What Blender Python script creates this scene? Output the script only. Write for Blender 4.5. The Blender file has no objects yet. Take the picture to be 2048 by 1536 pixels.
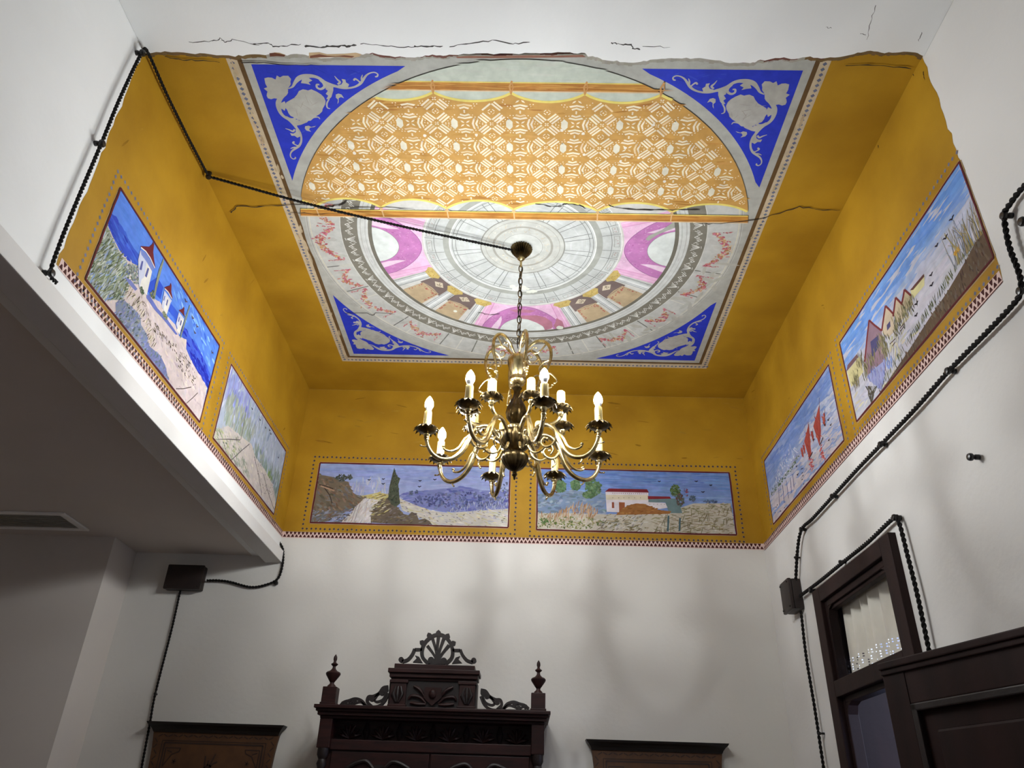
import bpy, bmesh, math, random
import numpy as np
from mathutils import Vector, Matrix

random.seed(7)
PI = math.pi
SC = bpy.context.scene
COL = SC.collection

# ------------------------------------------------------------------ camera
FPX = 1534.16                                  # focal length in pixels of the 2048 x 1536 frame
PITCH, YAW, ROLL = 0.5214206, -0.0273256, 0.0346129
CAMZ = 1.60
_cy, _sy, _cp, _sp = math.cos(YAW), math.sin(YAW), math.cos(PITCH), math.sin(PITCH)
FWD = np.array([_sy*_cp, _cy*_cp, _sp])
_r0 = np.array([_cy, -_sy, 0.0]); _u0 = np.cross(_r0, FWD)
RGT = math.cos(ROLL)*_r0 + math.sin(ROLL)*_u0
UPV = -math.sin(ROLL)*_r0 + math.cos(ROLL)*_u0
cd = bpy.data.cameras.new('camera'); cam = bpy.data.objects.new('camera', cd); COL.objects.link(cam)
cd.sensor_width = 36.0; cd.lens = FPX/2048*36.0; cd.clip_start = 0.02
cam.matrix_world = Matrix(((RGT[0], UPV[0], -FWD[0], 0), (RGT[1], UPV[1], -FWD[1], 0),
                           (RGT[2], UPV[2], -FWD[2], CAMZ), (0, 0, 0, 1)))
SC.camera = cam

# ------------------------------------------------------------------ world, exposure
w = bpy.data.worlds.new('world'); SC.world = w; w.use_nodes = True
w.node_tree.nodes['Background'].inputs[0].default_value = (0.92, 0.96, 1.0, 1)
w.node_tree.nodes['Background'].inputs[1].default_value = 0.16
SC.view_settings.view_transform = 'Standard'; SC.view_settings.look = 'None'
SC.view_settings.gamma = 1.0; SC.view_settings.exposure = 0.0; SC.view_settings.use_curve_mapping = False
BULB = 960.0                                   # emission of one lit candle bulb

# ------------------------------------------------------------------ the room, in metres
XL, XR, YB, YF = -1.4363, 1.3736, 4.3349, 1.81     # left wall, right wall, back wall, front edge of the old paint
CZ = CAMZ + 2.42                                   # ceiling
FZ = CAMZ + 1.4217                                 # foot of the painted frieze
CX, CY = -0.05, 2.88                               # centre of the painted dome

def ray(px, py):
    return RGT*((px-1024)/FPX) + UPV*((768-py)/FPX) + FWD
def on_z(px, py, z):
    d = ray(px, py); t = (z-CAMZ)/d[2]; return (d[0]*t, d[1]*t)
def on_x(px, py, x):
    d = ray(px, py); t = x/d[0]; return (d[1]*t, d[2]*t+CAMZ)
def on_y(px, py, y):
    d = ray(px, py); t = y/d[1]; return (d[0]*t, d[2]*t+CAMZ)
def survey(plane, x0=0, y0=0, s=1.0):
    """turns spots of the photograph into metres on one flat surface of the room"""
    def f(pts):
        out = []
        for p in pts:
            px, py = x0+p[0]/s, y0+p[1]/s
            if plane == 'ceil': q = on_z(px, py, CZ)
            elif plane == 'left': q = on_x(px, py, XL)
            elif plane == 'right': q = on_x(px, py, XR)
            else: q = on_y(px, py, YB)
            out.append(q)
        return out
    return f

# ------------------------------------------------------------------ materials
def lin(c):
    return tuple(((v/255)/12.92 if v/255 <= 0.04045 else ((v/255+0.055)/1.055)**2.4) for v in c)
MATS = {}
def material(name, rgb, rough=0.6, metal=0.0, noise=0.0, nscale=8.0, bump=0.0, bscale=60.0, rgb2=None, stretch=(1, 1, 1), spec=0.5):
    m = bpy.data.materials.new(name); m.use_nodes = True
    nt = m.node_tree; b = nt.nodes['Principled BSDF']
    b.inputs['Roughness'].default_value = rough; b.inputs['Metallic'].default_value = metal
    b.inputs['Specular IOR Level'].default_value = spec
    c1 = lin(rgb); c2 = lin(rgb2) if rgb2 else tuple(v*(1-noise) for v in c1)
    tc = nt.nodes.new('ShaderNodeTexCoord'); mp = nt.nodes.new('ShaderNodeMapping')
    mp.inputs['Scale'].default_value = stretch
    nt.links.new(tc.outputs['Object'], mp.inputs['Vector'])
    n = nt.nodes.new('ShaderNodeTexNoise'); n.inputs['Scale'].default_value = nscale; n.inputs['Detail'].default_value = 6
    nt.links.new(mp.outputs[0], n.inputs['Vector'])
    r = nt.nodes.new('ShaderNodeValToRGB'); r.color_ramp.elements[0].position = 0.32; r.color_ramp.elements[1].position = 0.68
    r.color_ramp.elements[0].color = (*c2, 1); r.color_ramp.elements[1].color = (*c1, 1)
    nt.links.new(n.outputs['Fac'], r.inputs['Fac']); nt.links.new(r.outputs[0], b.inputs['Base Color'])
    if bump:
        n2 = nt.nodes.new('ShaderNodeTexNoise'); n2.inputs['Scale'].default_value = bscale; n2.inputs['Detail'].default_value = 4
        nt.links.new(tc.outputs['Object'], n2.inputs['Vector'])
        bp = nt.nodes.new('ShaderNodeBump'); bp.inputs['Strength'].default_value = bump; bp.inputs['Distance'].default_value = 0.01
        nt.links.new(n2.outputs['Fac'], bp.inputs['Height']); nt.links.new(bp.outputs[0], b.inputs['Normal'])
    MATS[name] = m
    return m
def paint_material():
    m = bpy.data.materials.new('distemper_paint'); m.use_nodes = True
    nt = m.node_tree; b = nt.nodes['Principled BSDF']; b.inputs['Roughness'].default_value = 0.75
    b.inputs['Specular IOR Level'].default_value = 0.25
    a = nt.nodes.new('ShaderNodeAttribute'); a.attribute_name = 'Col'
    tc = nt.nodes.new('ShaderNodeTexCoord')
    n = nt.nodes.new('ShaderNodeTexNoise'); n.inputs['Scale'].default_value = 26; n.inputs['Detail'].default_value = 8
    nt.links.new(tc.outputs['Object'], n.inputs['Vector'])
    mr = nt.nodes.new('ShaderNodeMapRange'); mr.inputs['From Min'].default_value = 0.3; mr.inputs['From Max'].default_value = 0.7
    mr.inputs['To Min'].default_value = 0.68; mr.inputs['To Max'].default_value = 0.84
    nt.links.new(n.outputs['Fac'], mr.inputs['Value'])
    mx = nt.nodes.new('ShaderNodeVectorMath'); mx.operation = 'SCALE'
    nt.links.new(a.outputs['Color'], mx.inputs[0]); nt.links.new(mr.outputs[0], mx.inputs['Scale'])
    nt.links.new(mx.outputs[0], b.inputs['Base Color'])
    MATS['paint'] = m
paint_material()
material('plaster_dimmed', (212, 209, 203), 0.85, noise=0.05, nscale=1.6, bump=0.10, bscale=35, spec=0.2)  # greyed white plaster, its tone stands in for weaker light on the back wall
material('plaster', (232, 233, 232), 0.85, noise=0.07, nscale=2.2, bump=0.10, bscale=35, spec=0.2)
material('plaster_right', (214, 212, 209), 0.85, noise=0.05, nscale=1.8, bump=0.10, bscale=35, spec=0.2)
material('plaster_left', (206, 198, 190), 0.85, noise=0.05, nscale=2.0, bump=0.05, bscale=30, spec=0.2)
material('ochre', (172, 131, 27), 0.62, rgb2=(150, 110, 16), nscale=3.5, bump=0.12, bscale=22, stretch=(1, 1, 1), spec=0.3)
material('brass', (216, 198, 150), 0.26, 1.0, rgb2=(150, 130, 84), nscale=30, bump=0.05, bscale=200)
material('bronze', (112, 94, 62), 0.34, 1.0, rgb2=(44, 37, 26), nscale=26, bump=0.08, bscale=180)
material('candle_cream', (206, 188, 128), 0.5, rgb2=(190, 168, 104), nscale=30)
material('bulb_collar', (236, 238, 240), 0.4, noise=0.03)
material('cord_cloth', (16, 13, 12), 0.75, noise=0.3, nscale=90, bump=0.3, bscale=400, spec=0.25)
material('porcelain_black', (14, 13, 13), 0.3, noise=0.2)
material('bakelite', (38, 25, 21), 0.5, rgb2=(27, 17, 14), nscale=14)
material('walnut', (50, 22, 19), 0.5, rgb2=(30, 12, 11), nscale=9, stretch=(1, 1, 7), bump=0.05, bscale=50, spec=0.3)
material('walnut_dark', (30, 16, 14), 0.5, rgb2=(18, 10, 9), nscale=9, bump=0.08, bscale=60)
material('door_wood', (44, 25, 23), 0.6, rgb2=(27, 14, 13), nscale=8, stretch=(1, 1, 0.15), bump=0.05, bscale=40, spec=0.22)
material('ebony', (26, 22, 20), 0.5, noise=0.3)
material('leather_ochre', (84, 52, 21), 0.6, rgb2=(68, 40, 15), nscale=16)
material('leather_print', (46, 25, 14), 0.6, noise=0.2)
material('lace', (238, 234, 222), 0.9, noise=0.05, nscale=40, spec=0.1)
material('vent_paint', (236, 234, 230), 0.6, noise=0.04)
material('vent_dark', (200, 194, 186), 0.7, noise=0.1)
material('floor_tile', (158, 134, 114), 0.4, rgb2=(142, 118, 98), nscale=4)
material('annex_wall', (214, 220, 238), 0.9, noise=0.04, nscale=2)
def glass_material():
    m = bpy.data.materials.new('window_glass'); m.use_nodes = True; nt = m.node_tree
    out = nt.nodes['Material Output']; nt.nodes.remove(nt.nodes['Principled BSDF'])
    t = nt.nodes.new('ShaderNodeBsdfTransparent'); g = nt.nodes.new('ShaderNodeBsdfGlossy'); g.inputs['Roughness'].default_value = 0.02
    mx = nt.nodes.new('ShaderNodeMixShader'); mx.inputs[0].default_value = 0.06
    nt.links.new(t.outputs[0], mx.inputs[1]); nt.links.new(g.outputs[0], mx.inputs[2])
    nt.links.new(mx.outputs[0], out.inputs[0]); MATS['glass'] = m
glass_material()
def bulb_material():
    m = bpy.data.materials.new('lit_bulb'); m.use_nodes = True; nt = m.node_tree; b = nt.nodes['Principled BSDF']
    b.inputs['Base Color'].default_value = (1, 1, 1, 1)
    b.inputs['Emission Color'].default_value = (0.955, 0.985, 1.0, 1); b.inputs['Emission Strength'].default_value = BULB
    MATS['bulb'] = m
bulb_material()

# ------------------------------------------------------------------ objects and tags
def tag(o, label=None, cat=None, group=None, kind=None):
    if label: o['label'] = label
    if cat: o['category'] = cat
    if group: o['group'] = group
    if kind: o['kind'] = kind
    return o
def empty(name, loc=(0, 0, 0)):
    o = bpy.data.objects.new(name, None); COL.objects.link(o); o.location = loc; o.empty_display_size = 0.05
    return o
def link_mesh(name, me, parent=None):
    o = bpy.data.objects.new(name, me); COL.objects.link(o)
    if parent is not None:
        o.parent = parent
    return o
def root_of(p):
    v = Vector((0, 0, 0))
    while p is not None:
        v = v + Vector(p.location); p = p.parent
    return v

class MB:
    """collects shapes given in world metres; build() links them as ONE mesh object"""
    def __init__(s): s.v = []; s.f = []; s.m = []
    def add(s, vs, fs, mi=0):
        k = len(s.v); s.v += [tuple(p) for p in vs]; s.f += [tuple(i+k for i in f) for f in fs]; s.m += [mi]*len(fs); return s
    def box(s, x0, x1, y0, y1, z0, z1, mi=0, c=0.0):
        if c <= 0:
            vs = [(x, y, z) for z in (z0, z1) for y in (y0, y1) for x in (x0, x1)]
            return s.add(vs, [(0, 2, 3, 1), (4, 5, 7, 6), (0, 1, 5, 4), (2, 6, 7, 3), (0, 4, 6, 2), (1, 3, 7, 5)], mi)
        bm = bmesh.new(); bmesh.ops.create_cube(bm, size=1.0)
        for v in bm.verts:
            v.co = Vector((x0+(v.co.x+.5)*(x1-x0), y0+(v.co.y+.5)*(y1-y0), z0+(v.co.z+.5)*(z1-z0)))
        bmesh.ops.bevel(bm, geom=bm.edges[:], offset=c, segments=2, affect='EDGES', profile=0.6)
        return s.bm(bm, mi)
    def bm(s, bm, mi=0):
        bm.verts.index_update()
        s.add([v.co for v in bm.verts], [[v.index for v in f.verts] for f in bm.faces], mi); bm.free(); return s
    def lathe(s, prof, c=(0, 0, 0), seg=24, flute=0, depth=0.0, twist=0.0, mi=0, rng=None):
        """prof: (r, z, fluted 0/1)"""
        n = len(prof); vs = []; fs = []
        for i, p in enumerate(prof):
            fl = p[2] if len(p) > 2 else 0
            for j in range(seg):
                a = 2*PI*j/seg
                r = p[0]
                if flute and fl: r *= 1+depth*fl*abs(math.cos(flute*0.5*(a+twist*i)))-depth*fl*0.5
                vs.append((c[0]+r*math.cos(a), c[1]+r*math.sin(a), c[2]+p[1]))
        for i in range(n-1):
            for j in range(seg):
                a, b = i*seg+j, i*seg+(j+1) % seg
                fs.append((a, b, b+seg, a+seg))
        if prof[0][0] > 1e-5: fs.append(tuple(range(seg))[::-1])
        if prof[-1][0] > 1e-5: fs.append(tuple((n-1)*seg+j for j in range(seg)))
        return s.add(vs, fs, mi)
    def tube(s, pts, rad, seg=8, closed=False, mi=0, flat=1.0):
        pts = [Vector(p) for p in pts]; n = len(pts)
        rads = rad if isinstance(rad, (list, tuple)) else [rad]*n
        vs = []; fs = []; up = None
        for i, p in enumerate(pts):
            if closed: t = pts[(i+1) % n]-pts[i-1]
            else: t = pts[min(i+1, n-1)]-pts[max(i-1, 0)]
            if t.length < 1e-9: t = Vector((0, 0, 1))
            t.normalize()
            if up is None:
                up = Vector((0, 0, 1)) if abs(t.z) < 0.9 else Vector((1, 0, 0))
            u = up-t*up.dot(t)
            if u.length < 1e-6: u = t.orthogonal()
            u.normalize(); v = t.cross(u); up = u
            for j in range(seg):
                a = 2*PI*j/seg
                vs.append(p+(u*math.cos(a)*flat+v*math.sin(a))*rads[i])
        for i in range(n if closed else n-1):
            k = (i+1) % n
            for j in range(seg):
                fs.append((i*seg+j, i*seg+(j+1) % seg, k*seg+(j+1) % seg, k*seg+j))
        if not closed:
            fs.append(tuple(range(seg))[::-1]); fs.append(tuple((n-1)*seg+j for j in range(seg)))
        return s.add(vs, fs, mi)
    def ball(s, c, r, sc=(1, 1, 1), seg=10, mi=0):
        prof = [(max(1e-6, r*math.sin(PI*i/6)), -r*math.cos(PI*i/6)*sc[2]) for i in range(7)]
        k = len(s.v); s.lathe(prof, c, seg, mi=mi)
        if sc[0] != 1 or sc[1] != 1:
            for i in range(k, len(s.v)):
                x, y, z = s.v[i]; s.v[i] = (c[0]+(x-c[0])*sc[0], c[1]+(y-c[1])*sc[1], z)
        return s
    def slab(s, outline, axis, d0, d1, mi=0):
        """outline of 2-D points pushed from d0 to d1 along an axis"""
        def P(a, b, d): return {'x': (d, a, b), 'y': (a, d, b), 'z': (a, b, d)}[axis]
        n = len(outline)
        vs = [P(a, b, d0) for a, b in outline]+[P(a, b, d1) for a, b in outline]
        fs = [tuple(range(n)), tuple(range(2*n-1, n-1, -1))]+[(i, (i+1) % n, n+(i+1) % n, n+i) for i in range(n)]
        return s.add(vs, fs, mi)
    def build(s, name, mat, parent=None, smooth=False):
        o0 = root_of(parent)
        me = bpy.data.meshes.new(name)
        me.from_pydata([(p[0]-o0.x, p[1]-o0.y, p[2]-o0.z) for p in s.v], [], s.f)
        for m in (mat if isinstance(mat, (list, tuple)) else [mat]): me.materials.append(MATS[m])
        if isinstance(mat, (list, tuple)): me.polygons.foreach_set('material_index', s.m)
        bm = bmesh.new(); bm.from_mesh(me); bmesh.ops.recalc_face_normals(bm, faces=bm.faces[:]); bm.to_mesh(me); bm.free()
        if smooth:
            me.polygons.foreach_set('use_smooth', [True]*len(me.polygons))
            try: me.set_sharp_from_angle(angle=math.radians(42))
            except Exception: pass
        me.update()
        return link_mesh(name, me, parent)

def spline(pts, n=8):
    """Catmull-Rom through points of any dimension"""
    P = [np.array(p, float) for p in pts]; P = [2*P[0]-P[1]]+P+[2*P[-1]-P[-2]]
    out = []
    for i in range(1, len(P)-2):
        for k in range(n):
            t = k/n; a, b, c, d = P[i-1], P[i], P[i+1], P[i+2]
            out.append(0.5*((2*b)+(c-a)*t+(2*a-5*b+4*c-d)*t*t+(3*b-a-3*c+d)*t**3))
    out.append(P[-2]); return out

# ------------------------------------------------------------------ flat paintwork
class Art:
    """paint shapes on one flat surface; later shapes lie on top of earlier ones"""
    def __init__(s, plane, base=0.0008):
        s.plane = plane; s.off = base; s.v = []; s.f = []; s.c = []; s.clip = None
    def step(s, d=1.6e-5): s.off += d; return s
    def p3(s, a, b):
        o = s.off
        return {'ceil': (a, b, CZ-o), 'left': (XL+o, a, b), 'right': (XR-o, a, b), 'back': (a, YB-o, b)}[s.plane]
    def poly(s, pts, col, lift=True):
        if lift: s.off += 6e-7                             # every mark lies a hair above the last
        if s.clip:
            a0, a1, b0, b1 = s.clip
            pts = [(min(max(a, a0), a1), min(max(b, b0), b1)) for a, b in pts]
        k = len(s.v); s.v += [s.p3(a, b) for a, b in pts]
        s.f.append(tuple(range(k, k+len(pts)))); s.c.append(lin(col)); return s
    def line(s, pts, w, col, taper=False):
        n = len(pts); L = []; R = []; s.off += 6e-7
        for i in range(n):
            a = np.array(pts[max(i-1, 0)][:2]); b = np.array(pts[min(i+1, n-1)][:2]); d = b-a; l = math.hypot(*d) or 1
            nx, ny = -d[1]/l, d[0]/l
            ww = (pts[i][2] if len(pts[i]) > 2 else w)*0.5
            if taper: ww *= max(0.15, 1-abs(2*i/(n-1)-1)**2)
            L.append((pts[i][0]+nx*ww, pts[i][1]+ny*ww)); R.append((pts[i][0]-nx*ww, pts[i][1]-ny*ww))
        for i in range(n-1): s.poly([L[i], L[i+1], R[i+1], R[i]], col, False)
        return s
    def dab(s, a, b, ln, wd, ang, col):
        ca, sa = math.cos(ang), math.sin(ang)
        q = [(-.5, 0), (-.2, .5), (.25, .45), (.5, 0), (.2, -.5), (-.25, -.45)]
        return s.poly([(a+ca*x*ln-sa*y*wd, b+sa*x*ln+ca*y*wd) for x, y in q], col)
    def ring(s, r0, r1, col, a0=0, a1=360, c=(CX, CY), st=3.0):
        n = max(1, int(round((a1-a0)/st))); s.off += 6e-7
        for i in range(n):
            t0, t1 = math.radians(a0+(a1-a0)*i/n), math.radians(a0+(a1-a0)*(i+1)/n)
            s.poly([(c[0]+r*math.cos(t), c[1]+r*math.sin(t)) for r, t in ((r0, t0), (r1, t0), (r1, t1), (r0, t1))], col, False)
        return s
    def build(s, name, parent=None, label=None, mat='paint'):
        o0 = root_of(parent)
        me = bpy.data.meshes.new(name)
        me.from_pydata([(p[0]-o0.x, p[1]-o0.y, p[2]-o0.z) for p in s.v], [], s.f)
        ca = me.color_attributes.new('Col', 'FLOAT_COLOR', 'CORNER')
        buf = np.ones((len(me.loops), 4), np.float32)
        st = np.zeros(len(me.polygons), np.int32); ct = np.zeros(len(me.polygons), np.int32)
        me.polygons.foreach_get('loop_start', st); me.polygons.foreach_get('loop_total', ct)
        cols = np.array(s.c, np.float32)
        buf[:, :3] = np.repeat(cols, ct, axis=0) if len(me.polygons) == len(s.c) else 0.5
        ca.data.foreach_set('color', buf.ravel())
        me.materials.append(MATS[mat]); me.update()
        o = link_mesh(name, me, parent)
        if label: o['label'] = label
        return o
def vary(c, d=14):
    k = random.uniform(-d, d)
    return tuple(min(255, max(0, v+k+random.uniform(-d*.35, d*.35))) for v in c)

# ------------------------------------------------------------------ structure
def struct(mb, name, mat, label=None):
    return tag(mb.build(name, mat), label, None, None, 'structure')
floor = struct(MB().box(-3.75, XR+2.2, -3.2, YB+0.2, -0.1, 0.0), 'floor', 'floor_tile', 'brown tiled floor of the room')
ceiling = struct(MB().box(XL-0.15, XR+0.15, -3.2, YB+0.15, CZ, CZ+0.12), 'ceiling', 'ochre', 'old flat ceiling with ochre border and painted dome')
wall_back = struct(MB().box(-3.75, XR+0.15, YB, YB+0.15, 0, CZ), 'wall_back', 'plaster_dimmed', 'white back wall with ochre painted frieze above')
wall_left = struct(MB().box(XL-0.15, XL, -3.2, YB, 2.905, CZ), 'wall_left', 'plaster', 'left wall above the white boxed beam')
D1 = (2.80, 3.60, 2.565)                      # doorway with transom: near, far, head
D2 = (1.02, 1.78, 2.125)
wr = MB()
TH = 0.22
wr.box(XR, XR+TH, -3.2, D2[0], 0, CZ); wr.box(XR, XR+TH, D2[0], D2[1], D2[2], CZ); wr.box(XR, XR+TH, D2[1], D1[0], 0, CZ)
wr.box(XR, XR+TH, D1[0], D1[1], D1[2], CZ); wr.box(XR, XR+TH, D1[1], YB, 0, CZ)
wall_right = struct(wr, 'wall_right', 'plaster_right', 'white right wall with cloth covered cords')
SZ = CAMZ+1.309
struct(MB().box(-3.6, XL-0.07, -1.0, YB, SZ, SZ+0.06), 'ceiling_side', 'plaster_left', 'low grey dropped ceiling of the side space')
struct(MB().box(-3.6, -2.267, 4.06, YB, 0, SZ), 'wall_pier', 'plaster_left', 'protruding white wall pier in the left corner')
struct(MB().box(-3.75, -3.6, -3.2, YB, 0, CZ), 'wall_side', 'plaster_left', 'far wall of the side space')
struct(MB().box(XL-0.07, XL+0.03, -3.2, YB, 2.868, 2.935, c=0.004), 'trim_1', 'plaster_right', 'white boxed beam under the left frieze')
# next room behind the right wall
an = MB(); an.box(XR+2.0, XR+2.1, 0.9, YB+0.1, 0, 2.9); an.box(XR+TH, XR+2.0, YB, YB+0.1, 0, 2.9); an.box(XR+TH, XR+2.0, 0.9, 1.0, 0, 2.9)
an.box(XR+TH, XR+2.0, 0.9, YB+0.1, 2.8, 2.9)
struct(an, 'wall_annex', 'annex_wall', 'pale walls of the room beyond the door')
ld = bpy.data.lights.new('annex_fill_light', 'POINT'); ld.energy = 75; ld.color = (0.72, 0.82, 1.0); ld.shadow_soft_size = 0.08  # added unseen light that brightens the room beyond the door
lo = bpy.data.objects.new('annex_fill_light', ld); COL.objects.link(lo); lo.location = (XR+1.3, 2.35, 2.35)

# white skim coat over the front of the ceiling, with a broken edge
edge_px = [(250, 112), (296, 107), (330, 104), (380, 107), (420, 108), (470, 112), (500, 110), (540, 109), (575, 111), (600, 108), (620, 112), (650, 117),
           (690, 112), (720, 109), (745, 107), (790, 113), (830, 115), (850, 111), (880, 110), (905, 110), (950, 108), (1000, 108), (1050, 107), (1090, 105),
           (1140, 105), (1170, 107), (1176, 113), (1195, 115), (1215, 121), (1240, 123), (1275, 125), (1300, 121), (1330, 118), (1355, 118), (1390, 116), (1430, 121),
           (1470, 126), (1500, 127), (1520, 121), (1560, 116), (1590, 117), (1620, 114), (1650, 117), (1690, 111), (1715, 106), (1740, 103), (1770, 105), (1800, 103),
           (1830, 106), (1850, 111), (1900, 112)]
ed = []
for p in edge_px:
    q = on_z(p[0], p[1], CZ-0.012); ed.append(q)
dense = []
for i in range(len(ed)-1):
    for k in range(4):
        t = k/4; a = ed[i]; b = ed[i+1]
        dense.append((a[0]+(b[0]-a[0])*t, a[1]+(b[1]-a[1])*t+random.uniform(-.0035, .0035)))
dense.append(ed[-1])
dense = [(min(max(x, XL+.001), XR-.001), y) for x, y in dense]
skim_edge = dense
m = MB(); m.slab([(XL+.001, -3.2)]+dense+[(XR-.001, -3.2)], 'z', CZ-0.012, CZ-0.0005)
skim = m.build('plaster_skim', 'plaster', ceiling); skim['label'] = 'white plaster coat with ragged broken edge'

# ------------------------------------------------------------------ chandelier
KX, KY = -0.056, 2.885
def zr(v): return CAMZ+v
chand = empty('chandelier', (KX, KY, zr(1.21)))
tag(chand, 'brass two tier candle chandelier hanging on a chain from the painted dome', 'chandelier')
c0 = (KX, KY, CAMZ)
# canopy, hook, chain
cp = MB(); cp.lathe([(0.014, 2.352, 0), (0.018, 2.356, 0), (0.022, 2.362, 1), (0.034, 2.378, 1), (0.047, 2.398, 1), (0.050, 2.408, 1), (0.046, 2.418, 1)], c0, 48, 24, 0.16)
canopy = cp.build('canopy', 'bronze', chand, True); canopy['label'] = 'fluted brass ceiling rose'
cr = MB(); cr.lathe([(0.004, 2.300, 0), (0.0055, 2.306, 0), (0.0055, 2.338, 0), (0.012, 2.342, 0), (0.018, 2.349, 0), (0.017, 2.355, 0), (0.010, 2.358, 0)], c0, 16)
cr.build('collar', 'brass', canopy, True)
def link_pts(z, ax):
    pts = []
    for i in range(20):
        t = 2*PI*i/20; lx = 0.0095*math.cos(t); lz = 0.0215*math.sin(t)
        lz += 0.004*(1 if lz > 0 else -1)*(abs(math.sin(t))**0.5-abs(math.sin(t)))
        pts.append((KX+lx*math.cos(ax), KY+lx*math.sin(ax), z+lz))
    return pts
zt = zr(2.288); i = 0
while zt > zr(1.85):
    MB().tube(link_pts(zt, 0.5+(PI/2)*(i % 2)), 0.0026, 6, True).build('chain_link', 'bronze', chand, True)
    zt -= 0.0365; i += 1
wire = [(KX+0.006*math.cos(k*1.3), KY+0.006*math.sin(k*1.3), zr(2.30-0.0355*k)) for k in range(14)]
MB().tube([tuple(p) for p in spline(wire, 4)], 0.0022, 6).build('flex', 'cord_cloth', chand, True)
# stem
vs = MB(); vs.lathe([(0.006, 1.805, 0), (0.030, 1.800, 0), (0.043, 1.790, 0.3), (0.0445, 1.775, 1), (0.042, 1.755, 1), (0.036, 1.730, 1), (0.027, 1.708, 1), (0.022, 1.700, 0), (0.024, 1.695, 0)], c0, 60, 20, 0.14, 0.16)
vs.build('vase', 'brass', chand, True)
rg = MB(); rg.lathe([(0.020, 1.700, 0), (0.033, 1.692, 0), (0.036, 1.684, 0), (0.034, 1.678, 0), (0.037, 1.670, 0), (0.031, 1.658, 0), (0.017, 1.650, 0), (0.014, 1.640, 0)], c0, 32)
rg.build('collar_ring', 'brass', chand, True)
bl = MB(); bl.lathe([(0.012, 1.642, 0), (0.021, 1.636, 1), (0.016, 1.628, 0), (0.0125, 1.615, 1), (0.016, 1.595, 1), (0.026, 1.570, 1), (0.038, 1.540, 1), (0.0425, 1.515, 1), (0.039, 1.492, 1), (0.027, 1.472, 0), (0.018, 1.464, 0), (0.016, 1.458, 0)], c0, 60, 14, 0.18, 0.12)
bl.build('baluster', 'bronze', chand, True)
pl = MB(); pl.lathe([(0.012, 1.462, 0), (0.030, 1.458, 0), (0.036, 1.450, 0), (0.034, 1.444, 0), (0.032, 1.428, 0), (0.034, 1.418, 0), (0.030, 1.412, 0)], c0, 32)
pl.build('plate', 'brass', chand, True)
bo = MB(); bo.lathe([(0.030, 1.425, 0), (0.058, 1.424, 0.4), (0.071, 1.416, 1), (0.074, 1.402, 1), (0.069, 1.384, 1), (0.058, 1.366, 1), (0.043, 1.350, 1), (0.026, 1.338, 0.5), (0.018, 1.332, 0), (0.017, 1.322, 0)], c0, 72, 12, 0.16)
bo.build('bowl', 'bronze', chand, True)
lb = MB(); lb.lathe([(0.018, 1.336, 0), (0.032, 1.330, 0.6), (0.052, 1.318, 0.6), (0.056, 1.310, 0), (0.054, 1.300, 1), (0.046, 1.282, 1), (0.033, 1.264, 1), (0.016, 1.252, 0.5), (0.009, 1.248, 0), (0.008, 1.242, 0)], c0, 72, 16, 0.14)
lb.build('lower_bowl', 'bronze', chand, True)
fi = MB(); fi.lathe([(0.007, 1.245, 0), (0.011, 1.238, 0), (0.0115, 1.232, 0), (0.007, 1.227, 0), (0.005, 1.222, 0), (0.004, 1.214, 0), (0.001, 1.210, 0)], c0, 16)
fi.build('finial', 'bronze', chand, True)

def polar(prof, az):
    ca, sa = math.cos(az), math.sin(az)
    return [(KX+p[0]*ca, KY+p[0]*sa, zr(p[1])) for p in prof]
# crown scrolls (azimuth counted from +x towards the camera)
for k in range(6):
    az = -math.radians(15+60*k)
    s = MB()
    main = spline([(0.020, 1.800), (0.034, 1.822), (0.052, 1.846), (0.082, 1.866), (0.116, 1.862), (0.142, 1.832), (0.150, 1.790), (0.143, 1.745), (0.130, 1.705), (0.128, 1.670)], 6)
    n = len(main); s.tube(polar(main, az), [0.0040+0.0036*math.sin(PI*i/(n-1)) for i in range(n)], 8)
    inner = spline([(0.130, 1.850), (0.112, 1.826), (0.092, 1.806), (0.070, 1.806), (0.060, 1.824), (0.070, 1.838), (0.082, 1.832)], 5)
    s.tube(polar(inner, az), [0.0042-0.0022*i/(len(inner)-1) for i in range(len(inner))], 7)
    low = spline([(0.130, 1.700), (0.150, 1.690), (0.168, 1.668), (0.176, 1.650), (0.166, 1.640)], 5)
    s.tube(polar(low, az), [0.0050-0.003*i/(len(low)-1) for i in range(len(low))], 7)
    low2 = spline([(0.128, 1.672), (0.118, 1.650), (0.124, 1.628), (0.146, 1.620), (0.156, 1.634)], 5)
    s.tube(polar(low2, az), [0.0055-0.003*i/(len(low2)-1) for i in range(len(low2))], 7)
    back = spline([(0.145, 1.760), (0.118, 1.752), (0.098, 1.730), (0.100, 1.704), (0.114, 1.700)], 5)
    s.tube(polar(back, az), [0.0040-0.002*i/(len(back)-1) for i in range(len(back))], 7)
    for r, z, q in ((0.128, 1.668, 0.010), (0.150, 1.790, 0.007), (0.082, 1.832, 0.0055), (0.166, 1.641, 0.006), (0.156, 1.634, 0.006), (0.114, 1.700, 0.005)):
        s.ball(polar([(r, z)], az)[0], q, (1, 1, 0.8), 8)
    s.build('scroll', 'brass', chand, True)

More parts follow.
